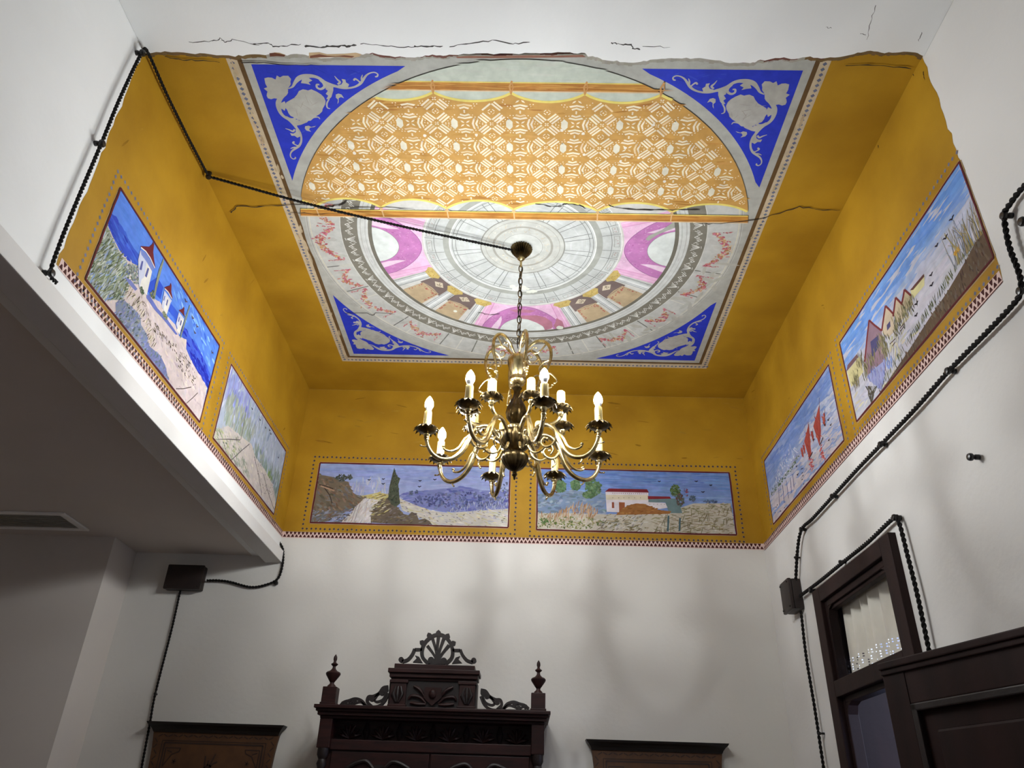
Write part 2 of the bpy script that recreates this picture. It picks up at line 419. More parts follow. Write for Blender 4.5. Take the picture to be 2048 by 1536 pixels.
# arms: each carries a low outer candle and a high inner one
def drip_pan(c, r):
    m = MB(); seg = 28
    prof = [(0.008, -0.016), (0.016, -0.012), (0.030, -0.010), (0.040, -0.002), (0.043, 0.008), (0.040, 0.010), (0.028, 0.001), (0.012, -0.001)]
    prof = [(p[0]*r/0.047, p[1]) for p in prof]
    m.lathe(prof, c, seg)
    # pointed leaves round the rim
    for j in range(14):
        a = 2*PI*j/14; da = PI/14*0.95
        p = lambda rr, aa, z: (c[0]+rr*math.cos(aa), c[1]+rr*math.sin(aa), c[2]+z)
        R = r*0.91
        V = [p(R*.93, a-da, 0.009), p(R*1.10, a-da*.55, 0.004), p(R*1.26, a, -0.005), p(R*1.10, a+da*.55, 0.004), p(R*.93, a+da, 0.009),
             p(R*.93, a-da, 0.005), p(R*1.10, a-da*.55, 0.000), p(R*1.26, a, -0.009), p(R*1.10, a+da*.55, 0.000), p(R*.93, a+da, 0.005)]
        m.add(V, [(0, 1, 3, 4), (1, 2, 3), (9, 8, 6, 5), (8, 7, 6), (0, 5, 6, 1), (1, 6, 7, 2), (2, 7, 8, 3), (3, 8, 9, 4)])
    return m
def sleeve(c, h, r):
    m = MB()
    prof = [(r*.98, 0), (r, h*.1), (r*.99, h*.5), (r, h*.82), (r*.95, h*.92), (r*.78, h*.985), (r*.5, h)]
    m.lathe(prof, c, 18)
    for j in range(5):                                      # wax drips
        a = random.uniform(0, 2*PI); ln = random.uniform(.25, .75)*h
        x, y = c[0]+math.cos(a)*r*.98, c[1]+math.sin(a)*r*.98
        m.tube([(x, y, c[2]+h*.93), (x, y, c[2]+h*.93-ln*.6), (x, y, c[2]+h*.93-ln)], [r*.12, r*.13, r*.2], 6)
    return m
def bulb(c):
    m = MB()
    m.lathe([(0.0160, 0.017), (0.0178, 0.026), (0.0166, 0.038), (0.0118, 0.051), (0.0058, 0.060), (0.0015, 0.066)], c, 20)
    return m
def bulb_foot(c):
    return MB().lathe([(0.0105, -0.004), (0.0120, 0.004), (0.0155, 0.0155), (0.0158, 0.018)], c, 20)
LIT = {73: 1, 118: 1, 28: 1, 163: 1, 208: 1, 253: 1}
ARM = [(0.050, 1.392), (0.070, 1.418), (0.095, 1.442), (0.128, 1.452), (0.162, 1.440), (0.186, 1.408), (0.203, 1.362), (0.224, 1.318), (0.258, 1.285), (0.303, 1.274), (0.340, 1.290), (0.364, 1.326), (0.374, 1.372)]
_polar0 = polar
def polar(prof, az): return _polar0([(p[0], p[1]-0.019) for p in prof], az)
for deg in (28, 73, 118, 163, 208, 253, 298, 343):
    az = -math.radians(deg)
    a = MB()
    main = spline(ARM, 6); n = len(main)
    a.tube(polar(main, az), [0.0105-0.0025*abs(2*i/(n-1)-1) for i in range(n)], 10)
    st = spline([(0.150, 1.446), (0.176, 1.448), (0.197, 1.458), (0.206, 1.474), (0.208, 1.492)], 5)
    a.tube(polar(st, az), 0.0078, 8)
    for prof, r0 in (([(0.190, 1.404), (0.216, 1.376), (0.238, 1.334), (0.268, 1.314), (0.296, 1.318), (0.300, 1.330)], 0.0068),
                     ([(0.360, 1.330), (0.376, 1.318), (0.392, 1.320)], 0.0040),
                     ([(0.296, 1.274), (0.300, 1.262), (0.292, 1.252)], 0.0045),
                     ([(0.196, 1.385), (0.170, 1.352), (0.138, 1.350), (0.120, 1.372), (0.132, 1.392), (0.150, 1.384)], 0.0072),
                     ([(0.168, 1.352), (0.176, 1.330), (0.164, 1.312)], 0.0054),
                     ([(0.060, 1.370), (0.078, 1.340), (0.108, 1.332), (0.140, 1.350)], 0.0066)):
        sp = spline(prof, 5); a.tube(polar(sp, az), [r0*(1-0.45*i/(len(sp)-1)) for i in range(len(sp))], 7)
    for r, z, q in ((0.300, 1.330, 0.0075), (0.392, 1.320, 0.005), (0.150, 1.384, 0.0065), (0.164, 1.312, 0.005), (0.292, 1.252, 0.0045), (0.370, 1.348, 0.0105), (0.203, 1.362, 0.0108), (0.150, 1.448, 0.0105), (0.303, 1.274, 0.0098), (0.062, 1.408, 0.012)):
        a.ball(polar([(r, z)], az)[0], q, (1, 1, .8), 8)
    for r, z in ((0.374, 1.372), (0.208, 1.488)):
        p = polar([(r, z)], az)[0]
        a.lathe([(0.006, -0.022), (0.010, -0.017), (0.0075, -0.012), (0.012, -0.006), (0.013, 0.0), (0.009, 0.004)], p, 14)
    arm = a.build('arm', 'brass', chand, True)
    lo_ = polar([(0.374, 1.392)], az)[0]; hi_ = polar([(0.208, 1.508)], az)[0]
    drip_pan(lo_, 0.047).build('drip_pan', 'bronze', arm, True)
    drip_pan(hi_, 0.044).build('drip_pan', 'bronze', arm, True)
    sleeve((lo_[0], lo_[1], lo_[2]-0.002), 0.090, 0.0155).build('candle_sleeve', 'candle_cream', arm, True)
    sleeve((hi_[0], hi_[1], hi_[2]-0.002), 0.085, 0.0165).build('candle_sleeve', 'candle_cream', arm, True)
    if deg in LIT:
        b = bulb((lo_[0], lo_[1], lo_[2]+0.088)).build('bulb', 'bulb', arm, True); b['label'] = 'glowing flame shaped bulb'
        bulb_foot((lo_[0], lo_[1], lo_[2]+0.088)).build('bulb_collar', 'bulb_collar', arm, True)

# ------------------------------------------------------------------ twisted cloth cords
def twisted(path, r=0.0048, pitch=0.034, name='strand', parent=None):
    """two strands wound round a path; one mesh"""
    pts = [Vector(p) for p in spline(path, 10)]
    d = [0.0]
    for i in range(1, len(pts)): d.append(d[-1]+(pts[i]-pts[i-1]).length)
    n = max(8, int(d[-1]/(pitch/9)))
    P = []; j = 0
    for k in range(n+1):
        t = d[-1]*k/n
        while j < len(d)-2 and d[j+1] < t: j += 1
        f = (t-d[j])/max(1e-9, d[j+1]-d[j]); P.append(pts[j].lerp(pts[j+1], f))
    up = None; A = []; B = []
    for k in range(n+1):
        T = (P[min(k+1, n)]-P[max(k-1, 0)]).normalized()
        if up is None: up = T.orthogonal().normalized()
        up = (up-T*up.dot(T)).normalized(); v = T.cross(up)
        a = 2*PI*(d[-1]*k/n)/pitch
        o = up*math.cos(a)*r*.85+v*math.sin(a)*r*.85
        A.append(P[k]+o); B.append(P[k]-o)
    for S in (A, B):
        MB().tube(S, r, 6).build('strand', 'cord_cloth', parent, True)
def knob(p, nrm, parent, r=0.013, h=0.024, mat='porcelain_black', name='insulator'):
    """little porcelain post insulator standing on a wall"""
    N = Vector(nrm); q = N.to_track_quat('Z', 'Y').to_matrix()
    m = MB(); m.lathe([(r*.7, -h), (r*.7, -h*.55), (r*.5, -h*.35), (r*.95, -h*.1), (r, 0.004), (r*.8, 0.009), (r*.3, 0.011)], (0, 0, 0), 14)
    m.v = [tuple(Vector(p)+q @ Vector(v)) for v in m.v]
    return m.build(name, mat, parent, True)
def cord(label, path, knobs, r=0.0048, pitch=0.034, nrm=(1, 0, 0)):
    e = empty('electric_cord', path[0]); tag(e, label, 'cord')
    twisted(path, r, pitch, parent=e)
    for k in knobs: knob(k[0], k[1], e, *(k[2:] if len(k) > 2 else ()))
    return e
def LW(px, py, o=0.022): q = on_x(px, py, XL+o); return (XL+o, q[0], q[1])
def RW(px, py, o=0.022): q = on_x(px, py, XR-o); return (XR-o, q[0], q[1])
def BW(px, py, o=0.014): q = on_y(px, py, YB-o); return (q[0], YB-o, q[1])
# left: from behind the beam, up the edge of the old paint, along the corner, across to the chandelier
top = LW(284, 106); mid = LW(203, 287); low = LW(101, 546)
crn = on_z(400, 352, CZ-0.022)
can = (KX-0.046, KY-0.012, CZ-0.026)
st = (XL+0.024, crn[1], CZ-0.024)
path = [LW(113, 566, 0.016), low, LW(120, 487), LW(155, 400), mid, LW(240, 197), top, (XL+0.022, top[1]+0.03, CZ-0.028)]
sp1 = [(XL+0.022, top[1]+0.03, CZ-0.028), (XL+0.020, 1.97, CZ-0.032), (XL+0.020, (1.97+st[1])/2, CZ-0.030), st]
span = [st, (st[0]+(can[0]-st[0])*.33, st[1]+(can[1]-st[1])*.33, CZ-0.044), (st[0]+(can[0]-st[0])*.66, st[1]+(can[1]-st[1])*.66, CZ-0.042), can]
cord('black twisted cord climbing the near edge of the left ochre frieze to the ceiling corner', path+sp1[1:], [(low, (1, 0, 0)), (mid, (1, 0, 0)), (top, (1, 0, 0)), (st, (0, 0, -1))], 0.0037, 0.030)
cord('black twisted cord stretched across the painted ceiling to the chandelier', span, [], 0.0037, 0.030)
# back wall, left side
pA = [BW(558, 1083), BW(566, 1100), BW(565, 1130), BW(555, 1158), BW(530, 1170), BW(500, 1174), BW(460, 1164), BW(436, 1161), BW(414, 1161)]
cord('short black cord running from the beam corner to the left wall box', pA, [(BW(552, 1166), (0, -1, 0))], 0.0042)
pB = [BW(361, 1180), BW(343, 1260), BW(311, 1386), BW(300, 1445), BW(283, 1536), BW(262, 1640)]
zf = BW(262, 1640)
cord('thin black cord dropping down the back wall under the left box', pB+[(zf[0], zf[1], 0.9)], [(BW(311, 1388), (0, -1, 0), 0.008, 0.014)], 0.0036)
# right wall
k1, k2, k3, k4, k5, k6 = RW(2009, 431), RW(2042, 582), RW(1897, 742), RW(1762, 889), RW(1665, 993), RW(1603, 1059)
pC = [RW(2130, 290), RW(2048, 372), RW(2022, 405), k1, RW(2018, 490), RW(2038, 545), k2, RW(2025, 610), RW(1970, 668), k3, RW(1830, 818), k4, RW(1715, 938), k5, RW(1625, 1037), k6, RW(1595, 1100), RW(1591, 1168)]
cord('long black twisted cord zigzagging down the right wall under the frieze', pC, [(k, (-1, 0, 0), 0.013, 0.022) for k in (k1, k2, k3, k4, k5, k6)]+[(RW(1592, 1115), (-1, 0, 0), 0.007, 0.02)], 0.0048, 0.040)
pD = [RW(1600, 1192), RW(1612, 1183), RW(1640, 1162), RW(1684, 1126), RW(1735, 1085), RW(1785, 1038), RW(1797, 1042), RW(1815, 1110), RW(1836, 1195), RW(1858, 1300), RW(1880, 1390)]
cord('black twisted cord arching over the transom door frame', pD, [(RW(1622, 1181), (-1, 0, 0)), (RW(1682, 1124), (-1, 0, 0), 0.009, 0.02), (RW(1790, 1035), (-1, 0, 0))], 0.0048, 0.040)
pE = [RW(1602, 1222), RW(1612, 1310), RW(1630, 1420), RW(1648, 1540), RW(1668, 1660)]
cord('black cord hanging down the right wall from the brown box', pE, [(RW(1640, 1467), (-1, 0, 0), 0.007, 0.02)], 0.0043, 0.040)
o = knob(RW(1942, 914, 0.026), (-1, 0, 0), None, 0.0125, 0.024, name='wall_knob'); tag(o, 'single black porcelain knob alone on the right wall', 'knob')
o = knob(RW(2046, 443, 0.03), (-1, 0, 0), None, 0.014, 0.030, name='wall_knob'); tag(o, 'black knob at the photo edge beside the topmost cord bend', 'knob')

# ------------------------------------------------------------------ junction boxes
def jbox(label, c, ax, w, h, d):
    """ax: 'y' on the back wall, 'x' on the right wall; c = centre on the wall"""
    e = empty('junction_box', c); tag(e, label, 'electrical box')
    def B(m, u0, u1, v0, v1, n0, n1, cc):
        if ax == 'y': m.box(c[0]+u0, c[0]+u1, c[1]-n1, c[1]-n0, c[2]+v0, c[2]+v1, c=cc)
        else: m.box(c[0]-n1, c[0]-n0, c[1]+u0, c[1]+u1, c[2]+v0, c[2]+v1, c=cc)
        return m
    B(MB(), -w/2, w/2, -h/2, h/2, 0.001, d*.72, 0.008).build('box_base', 'bakelite', e, True)
    lid = B(MB(), -w/2-.002, w/2+.002, -h/2-.002, h/2+.002, d*.72, d, 0.007).build('lid', 'bakelite', e, True)
    for u in (-1, 1):
        for v in (-1, 1):
            p = (u*(w/2-.014), v*(h/2-.014))
            pos = (c[0]+p[0], c[1]-d-.001, c[2]+p[1]) if ax == 'y' else (c[0]-d-.001, c[1]+p[0], c[2]+p[1])
            MB().ball(pos, 0.005, (1, 1, 1), 8).build('screw', 'porcelain_black', lid, True)
    return e
jbox('dark brown junction box on back wall below the low ceiling', (-1.930, YB, CAMZ+1.158), 'y', 0.205, 0.135, 0.062)
jbox('dark brown junction box on right wall beside the transom door', (XR, 3.900, CAMZ+1.040), 'x', 0.135, 0.150, 0.066)

# ------------------------------------------------------------------ painted ceiling
G_GREY = (176, 176, 168); G_LIGHT = (206, 207, 202); G_WHITE = (226, 228, 224); G_DARK = (122, 118, 106); G_MID = (160, 160, 152)
BEIGE = (206, 188, 158); BROWN = (104, 78, 44); BLUE = (40, 58, 196); STENCIL = (182, 180, 172)
SX0, SX1, SY0, SY1 = -1.061, 0.972, 1.868, 3.886         # blue corners
# border: beige strip with diamonds, brown line, grey field
A = Art('ceil', 0.0004)
A.poly([(-1.148, 1.70), (1.060, 1.70), (1.060, 3.975), (-1.148, 3.975)], BEIGE); A.step()
for (x0, x1, y0, y1) in ((-1.108, -1.090, 1.70, 3.930), (1.004, 1.022, 1.70, 3.930), (-1.108, 1.022, 3.912, 3.930)):
    A.poly([(x0, y0), (x1, y0), (x1, y1), (x0, y1)], BROWN)
A.step()
A.poly([(-1.090, 1.70), (1.004, 1.70), (1.004, 3.912), (-1.090, 3.912)], (184, 184, 176)); A.step()
dm = (110, 116, 138)
def diamond(art, a, b, r, col):
    art.poly([(a-r, b), (a, b-r), (a+r, b), (a, b+r)], col)
for i in range(92):
    y = 1.84+i*0.0232
    if y < 3.96:
        diamond(A, -1.130+random.uniform(-.002, .002), y, 0.0088, vary(dm, 8)); diamond(A, 1.043+random.uniform(-.002, .002), y, 0.0088, vary(dm, 8))
for i in range(95):
    diamond(A, -1.130+i*0.0233, 3.955+random.uniform(-.002, .002), 0.0088, vary(dm, 8))
A.step()
for k in range(60):                                        # worn patches of the grey and beige field
    a = random.choice([random.uniform(-1.14, -1.10), random.uniform(1.02, 1.055)]); b = random.uniform(1.85, 3.95)
    A.dab(a, b, random.uniform(.02, .09), random.uniform(.004, .012), PI/2+random.uniform(-.2, .2), vary((196, 176, 144), 12))
A.build('painted_border', ceiling, 'beige ceiling border strip with brown line and small blue diamonds')

# blue corners with stencilled foliage -------------------------------
def arc_pts(r, a0, a1, n=24):
    return [(CX+r*math.cos(math.radians(a0+(a1-a0)*i/n)), CY+r*math.sin(math.radians(a0+(a1-a0)*i/n))) for i in range(n+1)]
Z8 = survey('ceil', 480, 110, 7.877)
def loc(pts):                                              # metres from the blue corner, near left corner as pattern
    return [(x-SX0, y-SY0) for x, y in Z8([p[:2] for p in pts])]
flower = loc([(385, 365), (440, 350), (500, 355), (560, 385), (580, 320), (630, 350), (680, 325), (760, 325), (805, 375), (795, 420), (800, 460), (760, 520), (745, 555), (760, 590),
              (740, 620), (690, 620), (680, 660), (650, 690), (600, 690), (540, 680), (490, 695), (440, 680), (420, 640), (425, 600), (435, 575), (375, 525), (430, 505), (400, 450)])
medal = loc([(640, 770), (650, 720), (720, 680), (790, 640), (840, 580), (870, 520), (940, 490), (1000, 500), (1030, 510), (1090, 490), (1180, 530), (1260, 580), (1310, 630), (1340, 700),
             (1330, 760), (1290, 830), (1280, 880), (1230, 930), (1160, 970), (1080, 1040), (980, 1050), (870, 1030), (800, 990), (730, 960), (690, 910), (670, 860), (640, 820)])
_mc = np.mean(np.array(medal), axis=0)
medal = [(_mc[0]+(a-_mc[0])*.90+.010, _mc[1]+(b-_mc[1])*.90+.006) for a, b in medal]
leafA = loc([(1600, 375), (1660, 385), (1670, 430), (1720, 460), (1700, 510), (1600, 510), (1530, 480), (1600, 460), (1620, 420)])
leafB = loc([(1350, 450), (1470, 490), (1470, 560), (1440, 660), (1400, 700), (1360, 690), (1390, 640), (1350, 610), (1385, 560), (1350, 540)])
leafC = loc([(1070, 350), (1140, 400), (1080, 430), (1115, 470), (1040, 450), (960, 440), (980, 380)])
bell = loc([(1510, 620), (1550, 605), (1600, 620), (1640, 680), (1590, 660), (1555, 680), (1555, 740), (1535, 770), (1545, 700), (1510, 670)])
KW = 1/7.877/520                                            # stencil widths come in enlarged pixels, about 520 pixels to the metre
def locs(pts):
    q = loc(pts); return [(a, b, p[2]*KW) for (a, b), p in zip(q, pts)]
stems = [locs([(760, 530, 16), (830, 495, 34), (870, 430, 52), (930, 365, 78), (1020, 335, 84), (1140, 330, 62), (1240, 360, 55), (1330, 425, 62), (1430, 470, 64), (1510, 490, 50), (1600, 515, 42),
               (1710, 520, 34), (1820, 495, 34), (1900, 445, 42), (1945, 380, 40), (1990, 320, 30), (2050, 282, 22), (2120, 272, 20), (2170, 300, 22), (2160, 335, 26), (2128, 340, 20)]),
         locs([(1260, 390, 40), (1320, 440, 52), (1330, 500, 44), (1270, 535, 40), (1215, 510, 36), (1210, 465, 30), (1250, 465, 26)]),
         locs([(1490, 330, 10), (1535, 385, 26), (1575, 425, 36), (1540, 460, 30)]),
         locs([(1405, 690, 20), (1370, 760, 26), (1375, 825, 24), (1420, 845, 14)]),
         locs([(1900, 440, 30), (1860, 400, 24), (1815, 375, 34), (1790, 400, 26)]),
         locs([(1920, 420, 20), (1915, 360, 24), (1930, 310, 10)])]
def spandrel(sx, sy, label):
    ox = SX0 if sx > 0 else SX1; oy = SY0 if sy > 0 else SY1
    S = Art('ceil', 0.0007)
    # field: corner plus arc
    a0 = {(1, 1): (202.5, 246.5), (-1, 1): (337.5, 293.5), (1, -1): (157.5, 113.5), (-1, -1): (22.5, 66.5)}[(sx, sy)]
    arc = [p for p in arc_pts(1.094, a0[0], a0[1])]
    arc[0] = (ox, arc[0][1]); arc[-1] = (arc[-1][0], oy)
    S.poly([(ox, oy)]+arc, BLUE); S.step()
    for k in range(70):                                     # brushed streaks in the blue
        t = random.random(); a = random.random()*.5; b = random.random()*(.5-a)
        p = (ox+sx*(a+.02), oy+sy*(b+.02))
        if math.hypot(p[0]-CX, p[1]-CY) > 1.125:
            S.dab(p[0], p[1], random.uniform(.02, .06), random.uniform(.003, .007), random.uniform(-.6, .6), vary((44, 64, 194), 12))
    S.step()
    for sw in (0, 1):
        def T(p):
            a, b = (p[1], p[0]) if sw else (p[0], p[1])
            return (ox+sx*a, oy+sy*b)+tuple(p[2:])
        for st in stems: S.line([T(p) for p in spline(st, 4)], 0, vary(STENCIL, 4))
        for lf in (leafA, leafB, leafC, bell): S.poly([T(p) for p in lf], vary(STENCIL, 4))
    S.step()
    S.poly([(ox+sx*a, oy+sy*b) for a, b in flower], STENCIL)
    S.poly([(ox+sx*a, oy+sy*b) for a, b in medal], vary(STENCIL, 3)); S.step()
    mc = np.mean(np.array(medal), axis=0)
    for k in range(9):
        S.dab(ox+sx*(mc[0]+random.uniform(-.06, .06)), oy+sy*(mc[1]+random.uniform(-.05, .05)), random.uniform(.02, .06), .002, random.uniform(0, PI), vary((164, 160, 150), 8))
    S.build('blue_corner', ceiling, label)
spandrel(1, 1, 'bright blue corner with grey stencilled foliage, near left of the ceiling')
spandrel(-1, 1, 'bright blue corner with grey stencilled foliage, near right of the ceiling')
spandrel(1, -1, 'bright blue corner with grey stencilled foliage, far left of the ceiling')
spandrel(-1, -1, 'bright blue corner with grey stencilled foliage, far right of the ceiling')

# painted dome -------------------------------------------------------
def rad(art, deg, r0, r1, w, col):
    t = math.radians(deg); art.line([(CX+r0*math.cos(t), CY+r0*math.sin(t)), (CX+r1*math.cos(t), CY+r1*math.sin(t))], w, col)
def pt(r, deg): return (CX+r*math.cos(math.radians(deg)), CY+r*math.sin(math.radians(deg)))
def pt2(r, deg, t):                                         # t metres sideways of the radius
    d = math.radians(deg); return (CX+r*math.cos(d)-t*math.sin(d), CY+r*math.sin(d)+t*math.cos(d))
O = Art('ceil', 0.0008)                                     # outer ring with garlands
O.ring(0.86, 1.046, (202, 203, 198)); O.step()
O.ring(1.028, 1.046, (186, 186, 178)); O.ring(1.008, 1.013, (222, 218, 196)); O.ring(1.020, 1.024, (168, 166, 156)); O.step()
for mir in (1, -1):
    for a, dk in ((17.4, 1), (22.9, 0), (28.7, 1), (46.2, 1), (67.5, 1), (79.6, 1), (41.0, 0), (62.5, 0)):
        ang = 90+mir*a
        rad(O, ang, 0.872, 1.006, 0.0065 if dk else 0.0050, vary((122, 122, 114), 6) if dk else (224, 222, 208))
    for k in range(26):                                     # soft stains of the old plaster
        O.dab(*pt(random.uniform(.89, 1.0), 90+mir*random.uniform(0, 95)), random.uniform(.04, .12), random.uniform(.01, .03), random.uniform(0, PI), vary((196, 196, 189), 5))
O.step()
for k in range(26):                                         # greyer dabs over the far right quarter
    O.dab(*pt(random.uniform(.88, 1.03), random.uniform(5, 62)), random.uniform(.05, .15), random.uniform(.015, .03), random.uniform(0, PI), vary((190, 188, 178), 4))
O.step()
reds = [(196, 112, 112), (206, 134, 128), (184, 92, 110), (200, 120, 140), (206, 166, 120), (214, 190, 150), (176, 132, 96)]
def garland(c, half, heavy=1.0):
    n = int(95*heavy)
    for k in range(n):
        u = random.uniform(-1, 1); r = 0.905+0.062*(1-abs(u)**1.6)*heavy**.5+random.gauss(0, .010)*(1.5-abs(u))
        O.dab(*pt(r, c+u*half*.86), random.uniform(.010, .026), random.uniform(.005, .011), random.uniform(0, PI), vary(random.choice(reds), 16))
    for s in (-1, 1):
        for k in range(16):
            r = random.uniform(.895, .985)
            O.dab(*pt(r, c+s*half*(.86+random.uniform(-.03, .03))), random.uniform(.008, .016), .004, math.radians(c)+random.uniform(-.5, .5), vary(random.choice(reds[:4]), 14))
for c, h, hv in ((90, 14, 1.2), (127.5, 7.2, .9), (149, 9.0, 1.1), (163, 5.2, .9), (180, 8.8, 1.5), (193, 5, .8), (55.5, 6.2, .9), (37.2, 5.2, .9), (18, 6.2, 1.0), (0, 8.8, 1.4)):
    garland(c, h, hv); O.step(2e-5)
O.build('garland_ring', ceiling, 'outer ring of the painted dome with rose garlands in pale panels')

N = Art('ceil', 0.0010)                                     # cornice with white lace ornament
N.ring(0.716, 0.870, (214, 216, 212)); N.step()
N.ring(0.790, 0.868, (132, 128, 116)); N.ring(0.722, 0.741, (120, 116, 104)); N.ring(0.741, 0.744, (232, 232, 226)); N.ring(0.868, 0.8715, (224, 224, 216))
N.ring(0.752, 0.757, (196, 197, 192)); N.ring(0.774, 0.778, (190, 190, 184)); N.step()
WL = (232, 232, 224)
pz = 0
ang = -12.0
while ang < 200:
    # palmette
    for k in (-2, -1, 0, 1, 2):
        N.line([pt2(0.846, ang, 0.001*k), pt2(0.812-abs(k)*.004, ang, 0.0115*k)], 0.0034, WL)
    N.line([pt2(0.852, ang, -0.008), pt2(0.855, ang, 0.008)], 0.003, WL)
    d = 1.55
    prev = None
    for j in range(1, 6):
        a1 = ang+d*j+1.0
        up = 0.812 if j % 2 else 0.848
        q = pt(up, a1)
        if prev: N.line([prev, q], 0.0034, WL)
        prev = q
        N.line([pt(0.822, a1-.35), pt(0.838, a1+.45), pt(0.826, a1+.9)], 0.0028, WL)
        if j % 2 == 0: diamond(N, *pt(0.830, a1), 0.0045, WL)
    ang += 10.8
N.step()
for k in range(34):
    a = random.uniform(-12, 200)
    N.dab(*pt(random.uniform(.748, .785), a), random.uniform(.03, .10), random.uniform(.003, .007), math.radians(a+90), vary((200, 200, 196), 8))
N.build('lace_cornice', ceiling, 'grey ring of the painted dome with white lacy ornament')

V = Art('ceil', 0.0012)                                     # drum: pink arches, panels, columns
V.ring(0.474, 0.722, (216, 214, 208)); V.step()
PK = [(200, 128, 186), (206, 140, 194), (190, 116, 176), (212, 152, 200)]
def sector(r0, r1, a0, a1, col, n=8):
    V.poly([pt(r0, a0+(a1-a0)*i/n) for i in range(n+1)]+[pt(r1, a1+(a0-a1)*i/n) for i in range(n+1)], col)
for c in (0, 90, 180):
    sector(0.486, 0.722, c-22, c+22, (240, 196, 226)); V.step()
    for s in (-1, 1):
        sector(0.486, 0.722, c+s*18, c+s*22, (236, 184, 218)); rad(V, c+s*18, 0.486, 0.722, .003, (214, 142, 188)); rad(V, c+s*20.8, .49, .722, .004, (250, 214, 236))
        for k in range(60):                                 # small ornament of the arch spandrels
            r = random.uniform(.492, .60); a = c+s*random.uniform(5, 17.5)
            if random.random() < (r-.47)*5: continue
            V.dab(*pt(r, a), .006, .003, random.uniform(0, PI), vary((246, 222, 238), 8))
    V.step()
    def pa(r, t): return pt(r, c+math.degrees(t/0.70))     # t metres along the ring
    out = [pa(0.722-0.232*math.sin(math.radians(a)), 0.222*math.cos(math.radians(a))) for a in range(0, 181, 6)]
    base = [pa(0.722, -0.222+0.444*i/10) for i in range(1, 10)]
    V.poly(out+base, (200, 130, 188)); V.step()
    for k in range(150):
        a = random.uniform(8, 172); q = random.uniform(.60, .96)
        p = pa(0.722-0.232*q*math.sin(math.radians(a)), 0.222*q*math.cos(math.radians(a)))
        V.dab(*p, random.uniform(.006, .02), random.uniform(.004, .010), random.uniform(0, PI), vary(random.choice(PK), 8))
    V.step()
    V.line(out, 0.003, (152, 104, 148))
    for s in (-1, 1):                                       # pale tapering reveals
        V.poly([pa(.722, s*.172), pa(.722, s*.136), pa(.68, s*.128), pa(.63, s*.128), pa(.592, s*.138), pa(.64, s*.152), pa(.69, s*.166)], (238, 210, 230))
    V.step()
    inn = [pa(0.722-0.122*math.sin(math.radians(a)), 0.124*math.cos(math.radians(a))) for a in range(0, 181, 9)]
    V.poly(inn+[pa(0.722, -0.124+0.248*i/6) for i in range(1, 6)], (228, 234, 230)); V.line(inn, 0.0025, (150, 140, 146)); V.step()
# repaired patch of duller rose on the far arch
V.poly([pt(.722, 80), pt(.69, 80), pt(.645, 83), pt(.612, 87), pt(.60, 92), pt(.575, 92), pt(.575, 82), pt(.60, 78), pt(.65, 75.5), pt(.70, 76), pt(.715, 77)], (190, 128, 146))
V.poly([pt(.722, 71), pt(.722, 75), pt(.69, 75.5), pt(.66, 74), pt(.62, 72.5), pt(.66, 70.5)], (188, 126, 144))
V.poly([pt(.53, 82), pt(.515, 90), pt(.525, 98), pt(.545, 94), pt(.548, 86)], (196, 132, 156)); V.step()
for q in (0, 90):
    for p0, p1 in ((29.6, 41.4), (48.6, 60.4)):             # beige panels with lunettes
        pc = q+(p0+p1)/2
        sector(0.487, 0.600, q+p0-1.2, q+p1+1.2, (124, 108, 104)); V.step()
        sector(0.590, 0.722, q+p0, q+p1, (194, 172, 138))
        V.poly([pt(0.590, q+p0), pt(0.578, pc), pt(0.590, q+p1)], (194, 172, 138)); V.step()
        dd = 0.532
        V.poly([pt2(dd-.024, pc, 0), pt2(dd, pc, .034), pt2(dd+.024, pc, 0), pt2(dd, pc, -.034)], (214, 200, 176)); V.step()
        for k in range(14): V.dab(*pt2(dd+random.uniform(-.011, .011), pc, random.uniform(-.014, .014)), .008, .003, random.uniform(0, PI), (112, 98, 84))
        for k in range(34):
            u = random.random(); e = random.choice((0, 0, 1, 2))
            p = pt(0.606+random.uniform(-.006, .010), q+p0+.6+(p1-p0-1.2)*u) if e == 0 else pt(.60+.09*u, q+(p0+.9 if e == 1 else p1-.9)+random.uniform(-.3, .3))
            V.dab(*p, random.uniform(.006, .014), .0045, random.uniform(0, PI), vary((176, 84, 80), 16))
        V.step()
    for cc in (25.0, 45.0, 65.0):                           # columns with gilt capitals
        for t, wd, col in ((0, .052, (222, 224, 222)), (-.019, .005, (134, 138, 134)), (-.011, .004, (170, 174, 172)), (.012, .006, (188, 192, 192)), (.021, .004, (150, 154, 152)), (.004, .006, (238, 240, 238))):
            V.line([pt2(.520, q+cc, t), pt2(.722, q+cc, t*1.12)], wd, col); V.step(1e-5)
        V.poly([pt2(.484, q+cc, -.040), pt2(.484, q+cc, .040), pt2(.500, q+cc, .052), pt2(.520, q+cc, .034), pt2(.534, q+cc, .026), pt2(.534, q+cc, -.026), pt2(.520, q+cc, -.034), pt2(.500, q+cc, -.052)], (206, 182, 112)); V.step(1e-5)
        for k in range(18): V.dab(*pt2(random.uniform(.487, .53), q+cc, random.uniform(-.034, .034)), .012, .004, random.uniform(0, PI), vary((186, 156, 84), 14))
        V.step(1e-5)
